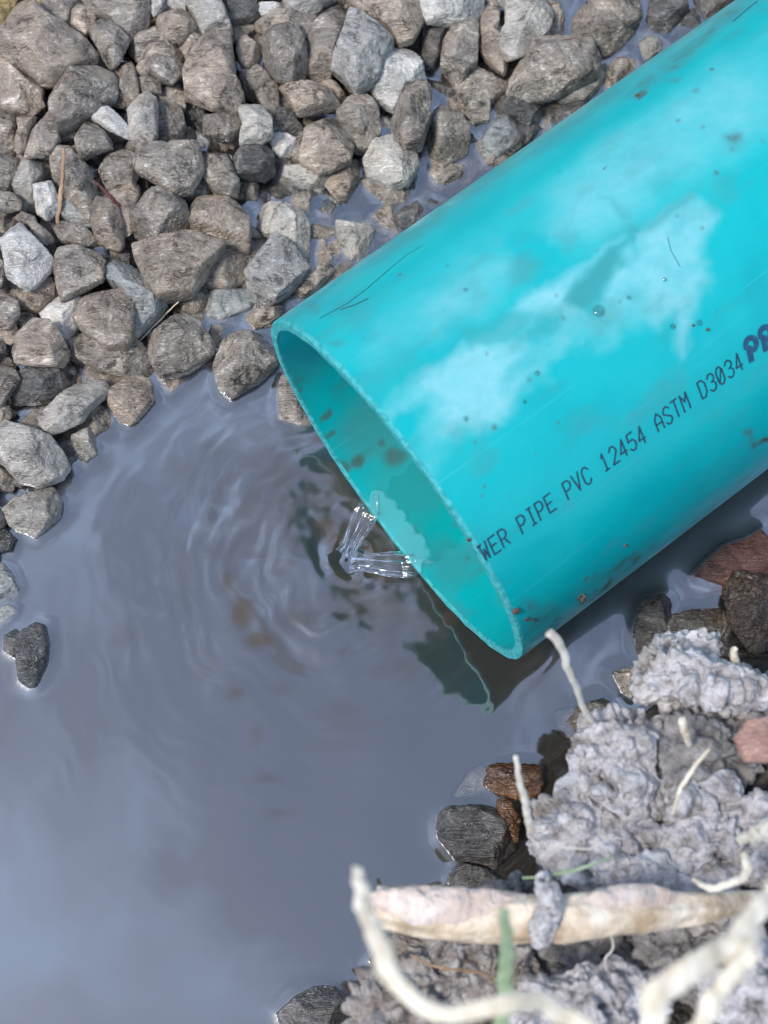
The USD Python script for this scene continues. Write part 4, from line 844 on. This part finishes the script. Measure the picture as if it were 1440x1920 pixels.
def strand(name, y0, y1, side):
    """one fluted rope of water: along the pipe floor, over the lip and down into the puddle"""
    n, m = 90, 56
    t = np.linspace(0, 1, n)
    inp = t < .33; tf = np.clip((t - .33) / .67, 0, 1)
    s_ = np.where(inp, 0.0085 * (1 - t / .33) ** 1.2, ex * tf * 1.02)
    y_ = np.where(inp, y0 + side * 0.0045 * (1 - t / .33), y0 + (y1 - y0) * tf ** 1.15)
    z_ = np.where(inp, -np.sqrt(R_IN ** 2 - np.clip(y_, -.07, .07) ** 2) + 0.0006, inv + .0026 + (-PIPE_Z + .0003 - inv - .0026) * tf ** 1.7)
    c = PD * s_[:, None] + PS * y_[:, None] + np.array([0, 0, 1.0]) * z_[:, None]
    for _ in range(4): c[1:-1] = (c[:-2] + 2 * c[1:-1] + c[2:]) / 4
    tan = np.gradient(c, axis=0); tan /= np.linalg.norm(tan, axis=1)[:, None]
    sd = np.cross(tan, [0, 0, 1.0]) + 1e-6; sd /= np.linalg.norm(sd, axis=1)[:, None]; up = np.cross(sd, tan)
    a = np.linspace(0, 2 * np.pi, m, endpoint=False)
    wid = np.interp(t, [0, .12, .33, .6, .9, 1], [.0003, .0018, .0054, .0048, .0034, .0050]); thk = np.interp(t, [0, .12, .33, .6, 1], [.0002, .0005, .0008, .0008, .0005])
    fl = 1 + (0.55 * np.sin(a * 9 + side) + 0.35 * np.sin(a * 17 + 2))[None] * np.interp(t, [0, .2, .5, 1], [0, .3, .9, 1])[:, None]
    fl = fl + 1.3 * fbm(np.stack(np.broadcast_arrays(t[:, None] * 5, np.cos(a)[None] * 2, np.sin(a)[None] * 2), -1), 1.5, 3, 77)
    v = c[:, None] + sd[:, None] * (np.cos(a)[None] * wid[:, None] * (1 + .25 * (fl - 1)))[..., None] + up[:, None] * (np.sin(a)[None] * thk[:, None] * fl)[..., None]
    i = np.arange(n * m).reshape(n, m); j = np.roll(i, -1, 1)
    f = np.stack([i[:-1], j[:-1], j[1:], i[1:]], -1).reshape(-1, 4)
    obj(name, (v.reshape(-1, 3), f), JET, flow, murk=np.full(n * m, .02), silt=np.zeros(n * m), ripple=np.zeros(n * m))
strand('water_strand', -lw * 0.80, ey - 0.0018, -1)
strand('water_strand', lw * 0.80, ey + 0.0020, 1)
# ------------------------------------------------------------------ the bank: clods, root, stems
def clod(u, v, rpx, z, mat, label, squash=(1, 1, .75), rot=0, seed=0, sub=6, name='clay_clod', cat='clod', amp=1.0, group='dry clay clods on the bank'):
    c = at(u, v, z); r0 = rpx / FPX * np.dot(c - CAM, FW)
    d = ICO[sub].vertices; sd = np.array([seed * 1.7, seed * 3.1, -seed * 2.3])
    rc = np.random.default_rng(300 + seed)
    sq = np.array(squash); low = 0.88 + amp * (0.80 * fbm(d + sd, 1.5, 3, seed % 40) - 0.60 * sstep(.13, .30, fbm(d + sd, 2.8, 3, seed % 40 + 6)))
    base = d * low[:, None] * r0 * sq
    nrm = d / sq; nrm /= np.linalg.norm(nrm, axis=1)[:, None]
    def lumps(size, lo):
        n = int(4 * math.pi * r0 ** 2 * (sq[0] * sq[1] + sq[0] * sq[2] + sq[1] * sq[2]) / 3 / size ** 2)
        pick = rc.choice(len(base), min(n, len(base) // 4), replace=False); hgt = rc.uniform(lo, 1, len(pick))
        wv = base + size * 0.9 * np.stack([fbm(base + sd, 0.55 / size, 3, q_) for q_ in (81, 82, 83)], -1)
        dd, ii = cKDTree(base[pick]).query(wv, k=2)
        return np.clip(1 - (dd[:, 0] / size) ** 2 * 1.1, 0, 1) ** .8 * hgt[ii[:, 0]] * np.clip((dd[:, 1] - dd[:, 0]) / (0.30 * size), 0.15, 1)
    disp = 0.0052 * lumps(0.0105, .0) + 0.0026 * lumps(0.0048, .0) + 0.0010 * lumps(0.0021, .1) + 0.0030 * fbm(base + sd, 160.0, 4, seed % 40 + 3)
    pts = base + nrm * (disp * amp)[:, None]
    cr, sr = math.cos(math.radians(rot)), math.sin(math.radians(rot))
    pts = pts @ np.array([[cr, sr, 0], [-sr, cr, 0], [0, 0, 1.0]])
    m = obj(name, (pts, ICO[sub].faces), mat, loc=c); tag(m.GetPrim(), label, cat, group)
    return m
clod(1185, 1450, 120, .150, CLOD, 'largest pale grey clay clod, nearest the pipe, beside the amber clay', (1.0, 1.0, .7), 20, 1)
clod(1138, 1572, 122, .150, CLOD, 'crumbly pale clay clod below the largest clod, above the root', (1.15, .85, .7), 0, 2)
clod(1335, 1292, 108, .150, CLOD, 'pale ridge shaped clay clod on top of the bank behind the largest', (1.5, .5, .7), -8, 3)
clod(1285, 1240, 62, .135, CLOD, 'small pale clay knob highest in the picture, before the flat grey stone', (1.0, .9, .8), 0, 4, 5)
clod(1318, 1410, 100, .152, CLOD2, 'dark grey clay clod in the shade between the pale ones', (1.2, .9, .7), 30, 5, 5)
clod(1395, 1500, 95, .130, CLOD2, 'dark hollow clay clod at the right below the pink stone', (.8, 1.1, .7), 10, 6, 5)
clod(1340, 1600, 105, .160, CLOD, 'pale smooth clay clod at the right above the root end', (1.2, .8, .7), -10, 7)
clod(1440, 1590, 80, .165, CLOD, 'pale clay clod cut by the right edge beside the smooth one', (.8, 1.2, .8), 0, 8, 5)
clod(1300, 1500, 55, .160, CLOD, 'small pale clay lump in the dark hollow', (1.1, .8, .8), 40, 9, 5)
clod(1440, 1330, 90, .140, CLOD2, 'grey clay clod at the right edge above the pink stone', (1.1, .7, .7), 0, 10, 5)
clod(880, 1810, 125, .140, CLOD3, 'flaky brown clay clod under the left half of the root', (1.2, .7, .7), -12, 11)
clod(1130, 1790, 110, .135, CLOD2, 'dark clay clod under the middle of the root', (1.1, .6, .7), 0, 12, 5)
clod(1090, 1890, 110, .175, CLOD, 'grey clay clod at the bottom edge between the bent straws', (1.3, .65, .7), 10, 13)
clod(1290, 1800, 100, .165, CLOD2, 'darker grey clay clod behind the double straw', (1.1, .8, .7), 0, 14, 5)
clod(1420, 1850, 90, .190, CLOD, 'pale blurred clay clod in the bottom right corner', (1, 1, .7), 0, 15, 5)
clod(760, 1890, 85, .150, CLOD3, 'flaky grey clod at the bottom edge beside the water', (1.2, .8, .7), 20, 16, 5)
clod(1000, 1700, 85, .135, CLOD2, 'dark crumbling clod tucked behind the root', (1.5, .6, .6), 0, 17, 5)
clod(1345, 1715, 60, .170, CLOD, 'clay clod burying the thin end of the bare root', (1.2, .8, .7), -8, 19, 5)
clod(1200, 1645, 70, .165, CLOD, 'pale crumb of clay lying against the top of the root', (1.4, .5, .6), -8, 18, 5)
pk = np.array([(1378, 1385), (1400, 1350), (1440, 1345), (1470, 1390), (1445, 1430), (1395, 1428)])
add_stone(pk, 3, 'p', 'rounded pink stone among the clay clods at the right edge', group=None, zc=0.185, height=.5, sub=4)

def sweep(px, zs, radii, mat=None, n=22, flat=1.0, steps=70, rough=0.0, seed=0, freq=14.0, groove=0.07, kink=1.1):
    """a tapering stem through photograph pixels at the given heights"""
    pts = np.array([at(u, v, z) for (u, v), z in zip(px, zs)])
    tpar = np.r_[0, np.cumsum(np.linalg.norm(np.diff(pts, axis=0), axis=1))]; tpar /= tpar[-1]
    from scipy.interpolate import PchipInterpolator
    tt_ = np.linspace(0, 1, steps)
    c = np.stack([PchipInterpolator(tpar, pts[:, k_])(tt_) for k_ in range(3)], -1)
    for _ in range(2): c[1:-1] = (c[:-2] + 2 * c[1:-1] + c[2:]) / 4
    rad_ = np.interp(tt_, np.linspace(0, 1, len(radii)), radii)
    c = c + np.stack([fbm(np.stack([tt_ * 9 + seed, tt_ * 0 + k_, tt_ * 0], -1), 1.0, 3, 90) for k_ in range(3)], -1) * rad_[:, None] * kink
    rad_ = rad_ * (1 + 0.22 * kink * fbm(np.stack([tt_ * 14 + seed, tt_ * 0, tt_ * 0], -1), 1.0, 3, 91))
    tan = np.gradient(c, axis=0); tan /= np.linalg.norm(tan, axis=1)[:, None]
    up_ = np.array([0, -.2, 1.0]); side = np.cross(tan, up_); side /= np.linalg.norm(side, axis=1)[:, None]; nrm = np.cross(side, tan)
    a = np.linspace(0, 2 * np.pi, n, endpoint=False)
    ring = side[:, None] * np.cos(a)[None, :, None] + nrm[:, None] * (np.sin(a) * flat)[None, :, None]
    k_ = np.ones((steps, n))
    if rough: k_ = 1 + rough * fbm(np.stack(np.broadcast_arrays(tt_[:, None] * freq, np.cos(a)[None] * 1.3, np.sin(a)[None] * 1.3), -1), 1.6, 4, seed)
    k_ = k_ * (1 + groove * np.sin(a * 5 + 9 * tt_[:, None]) + groove * .7 * np.sin(a * 3 - 14 * tt_[:, None] + seed))
    v = (c[:, None] + ring * (rad_[:, None] * k_)[..., None]).reshape(-1, 3)
    i = np.arange(steps * n).reshape(steps, n); j = np.roll(i, -1, 1)
    f = np.stack([i[:-1], j[:-1], j[1:], i[1:]], -1).reshape(-1, 4); f = np.vstack([f[:, [0, 1, 2]], f[:, [0, 2, 3]]])
    v = np.vstack([v, c[0], c[-1]]); m = len(v)
    f = np.vstack([f, [(m - 2, j[0, q_], i[0, q_]) for q_ in range(n)], [(m - 1, i[-1, q_], j[-1, q_]) for q_ in range(n)]])
    return v, f

root = thing('bare_root', 'thick pale bare root lying across the bank at the bottom right', 'root')
obj('wood', sweep([(705, 1700), (800, 1718), (930, 1728), (1060, 1722), (1180, 1712), (1300, 1700), (1400, 1690), (1480, 1690)], [.185, .187, .19, .19, .188, .185, .175, .165], [.0056, .0064, .0068, .0064, .0062, .0046, .0030, .0025], n=64, steps=320, rough=.30, seed=5, freq=8, kink=.35, groove=.04), WOOD, root)
obj('bark', sweep([(690, 1688), (720, 1690), (790, 1700), (880, 1702), (985, 1692)], [.188, .189, .1905, .192, .190], [.0024, .0060, .0058, .0054, .0026], n=64, steps=260, rough=.26, seed=9, flat=.85, freq=10, kink=.2, groove=.03), BARK, root)
obj('bark', sweep([(1070, 1700), (1140, 1695), (1230, 1690), (1290, 1700)], [.190, .192, .190, .185], [.0020, .0052, .0050, .0015], n=48, steps=120, rough=.28, seed=12, flat=.7, freq=9, kink=.2, groove=.03), BARK, root)
obj('clay_crust', sweep([(1018, 1650), (1030, 1690), (1020, 1740), (1012, 1765)], [.19, .197, .196, .188], [.002, .0034, .0036, .002], n=30, steps=60, rough=1.2, seed=14), CLOD, root)

def stem(label, px, zs, radii, mat, cat='stem', name='dry_stem', group=None, **kw):
    m = obj(name, sweep(px, zs, radii, **kw), mat); tag(m.GetPrim(), label, cat, group); return m
stem('thick cream dry stalk bent in a U at the bottom, crossing the root end', [(680, 1700), (705, 1745), (735, 1820), (790, 1885), (845, 1908), (950, 1885), (1010, 1882), (1080, 1915), (1130, 1950)], [.315, .325, .33, .33, .33, .33, .325, .32, .32], [.0017, .0021, .0021, .0019, .0018, .0019, .0021, .0019], STRAW, rough=.25, seed=1, flat=.6)
stem('greyish upright tip rising from the bend of the thick cream stalk', [(672, 1625), (676, 1660), (682, 1705)], [.315, .315, .315], [.0010, .0015, .0017], PALE_ROOT, seed=2, flat=.6)
stem('broad pale dry blade sweeping in from the right edge, bottom corner', [(1470, 1650), (1420, 1720), (1350, 1790), (1275, 1830), (1225, 1880), (1215, 1950)], [.31, .315, .32, .325, .325, .32], [.0019, .0023, .0025, .0027, .0025, .0023], STRAW, rough=.3, seed=3, flat=.45)
stem('second pale dry stalk right of the broad blade in the bottom corner', [(1425, 1745), (1400, 1800), (1355, 1850), (1320, 1900), (1290, 1950)], [.315, .32, .32, .32, .32], [.0012, .0018, .0020, .0020, .0018], STRAW, rough=.3, seed=4, flat=.6)
stem('faded upright green blade standing in front of the root', [(948, 1705), (950, 1780), (945, 1850), (940, 1930)], [.285, .285, .28, .275], [.0011, .0016, .0017, .0018], GREEN, cat='blade', name='grass_blade', seed=5, flat=.3)
stem('thin pale rootlet sticking up from the largest clod towards the pipe', [(1030, 1186), (1056, 1225), (1064, 1250), (1078, 1285), (1090, 1320), (1110, 1352)], [.205, .20, .195, .185, .175, .165], [.0014, .0012, .0010, .0010, .0009, .0008], PALE_ROOT, name='rootlet', cat='rootlet', rough=.3, seed=6)
stem('pale rootlet standing beside the amber clay', [(966, 1418), (974, 1460), (985, 1510), (998, 1560)], [.20, .195, .185, .175], [.0007, .0010, .0012, .0012], PALE_ROOT, name='rootlet', cat='rootlet', rough=.3, seed=7)
stem('thin straw leaning over the largest clod to the right', [(1330, 1405), (1300, 1440), (1275, 1480), (1262, 1525)], [.215, .21, .205, .195], [.0003, .0006, .0006, .0005], STRAW, seed=8)
stem('curled tan rootlet at the right above the root end', [(1395, 1600), (1400, 1625), (1375, 1655), (1335, 1665), (1300, 1648)], [.20, .202, .202, .20, .195], [.0010, .0012, .0011, .0010, .0006], STRAW, name='rootlet', cat='rootlet', rough=.4, seed=9)
stem('thin green shoot lying along the upper edge of the root', [(980, 1646), (1040, 1640), (1100, 1625), (1150, 1605)], [.185, .19, .192, .19], [.0003, .0005, .0005, .0003], GREEN, cat='blade', name='grass_blade', seed=10)
stem('thick pale root stub at the right edge above the smooth clod', [(1470, 1540), (1430, 1560), (1390, 1575)], [.20, .20, .195], [.0028, .0026, .0016], PALE_ROOT, name='rootlet', cat='rootlet', rough=.4, seed=11)
stem('short upright straw behind the pale clay knob at the right', [(1375, 1215), (1378, 1240), (1382, 1262)], [.16, .155, .15], [.0010, .0012, .0010], STRAW, seed=12)
stem('short tan straws stuck in the gap right of the largest clod', [(1278, 1350), (1285, 1375), (1292, 1395)], [.185, .18, .17], [.0011, .0010, .0008], STRAW, seed=13)
stem('brown dry straw lying upright on the gravel near the left edge', [(120, 278), (117, 330), (112, 380), (108, 420)], [.047, .045, .041, .036], [.00055, .00085, .0009, .0009], TWIG, name='straw', cat='straw', rough=.25, seed=14, flat=.6)
stem('dark red twig stuck between stones right of the straw', [(176, 338), (200, 362), (226, 388)], [.041, .036, .030], [.0004, .0009, .0008], RED_TWIG, name='twig', cat='twig', rough=.4, seed=15)
stem('thin tan stem lying in the water beside the bluish arm stone', [(262, 640), (295, 605), (335, 566)], [.004, .0075, .012], [.0003, .0004, .0003], STRAW, seed=16)

stem('fine hair root looping over the crumbly pale clod above the root', [(1010, 1610), (1050, 1588), (1100, 1592), (1150, 1572), (1190, 1580)], [.182, .190, .190, .188, .180], [.0002, .0003, .0003, .0002], PALE_ROOT, name='rootlet', cat='rootlet', rough=.3, seed=17)
stem('fine brown hair root trailing across the flaky brown clod', [(770, 1790), (830, 1815), (890, 1822), (950, 1850)], [.170, .178, .176, .168], [.0003, .0004, .0004, .0002], TWIG, name='rootlet', cat='rootlet', rough=.3, seed=18)
stem('fine pale hair root hanging off the underside of the bare root', [(1140, 1745), (1150, 1775), (1135, 1800), (1142, 1825)], [.186, .186, .184, .18], [.0004, .0003, .0003, .0002], PALE_ROOT, name='rootlet', cat='rootlet', rough=.3, seed=19)
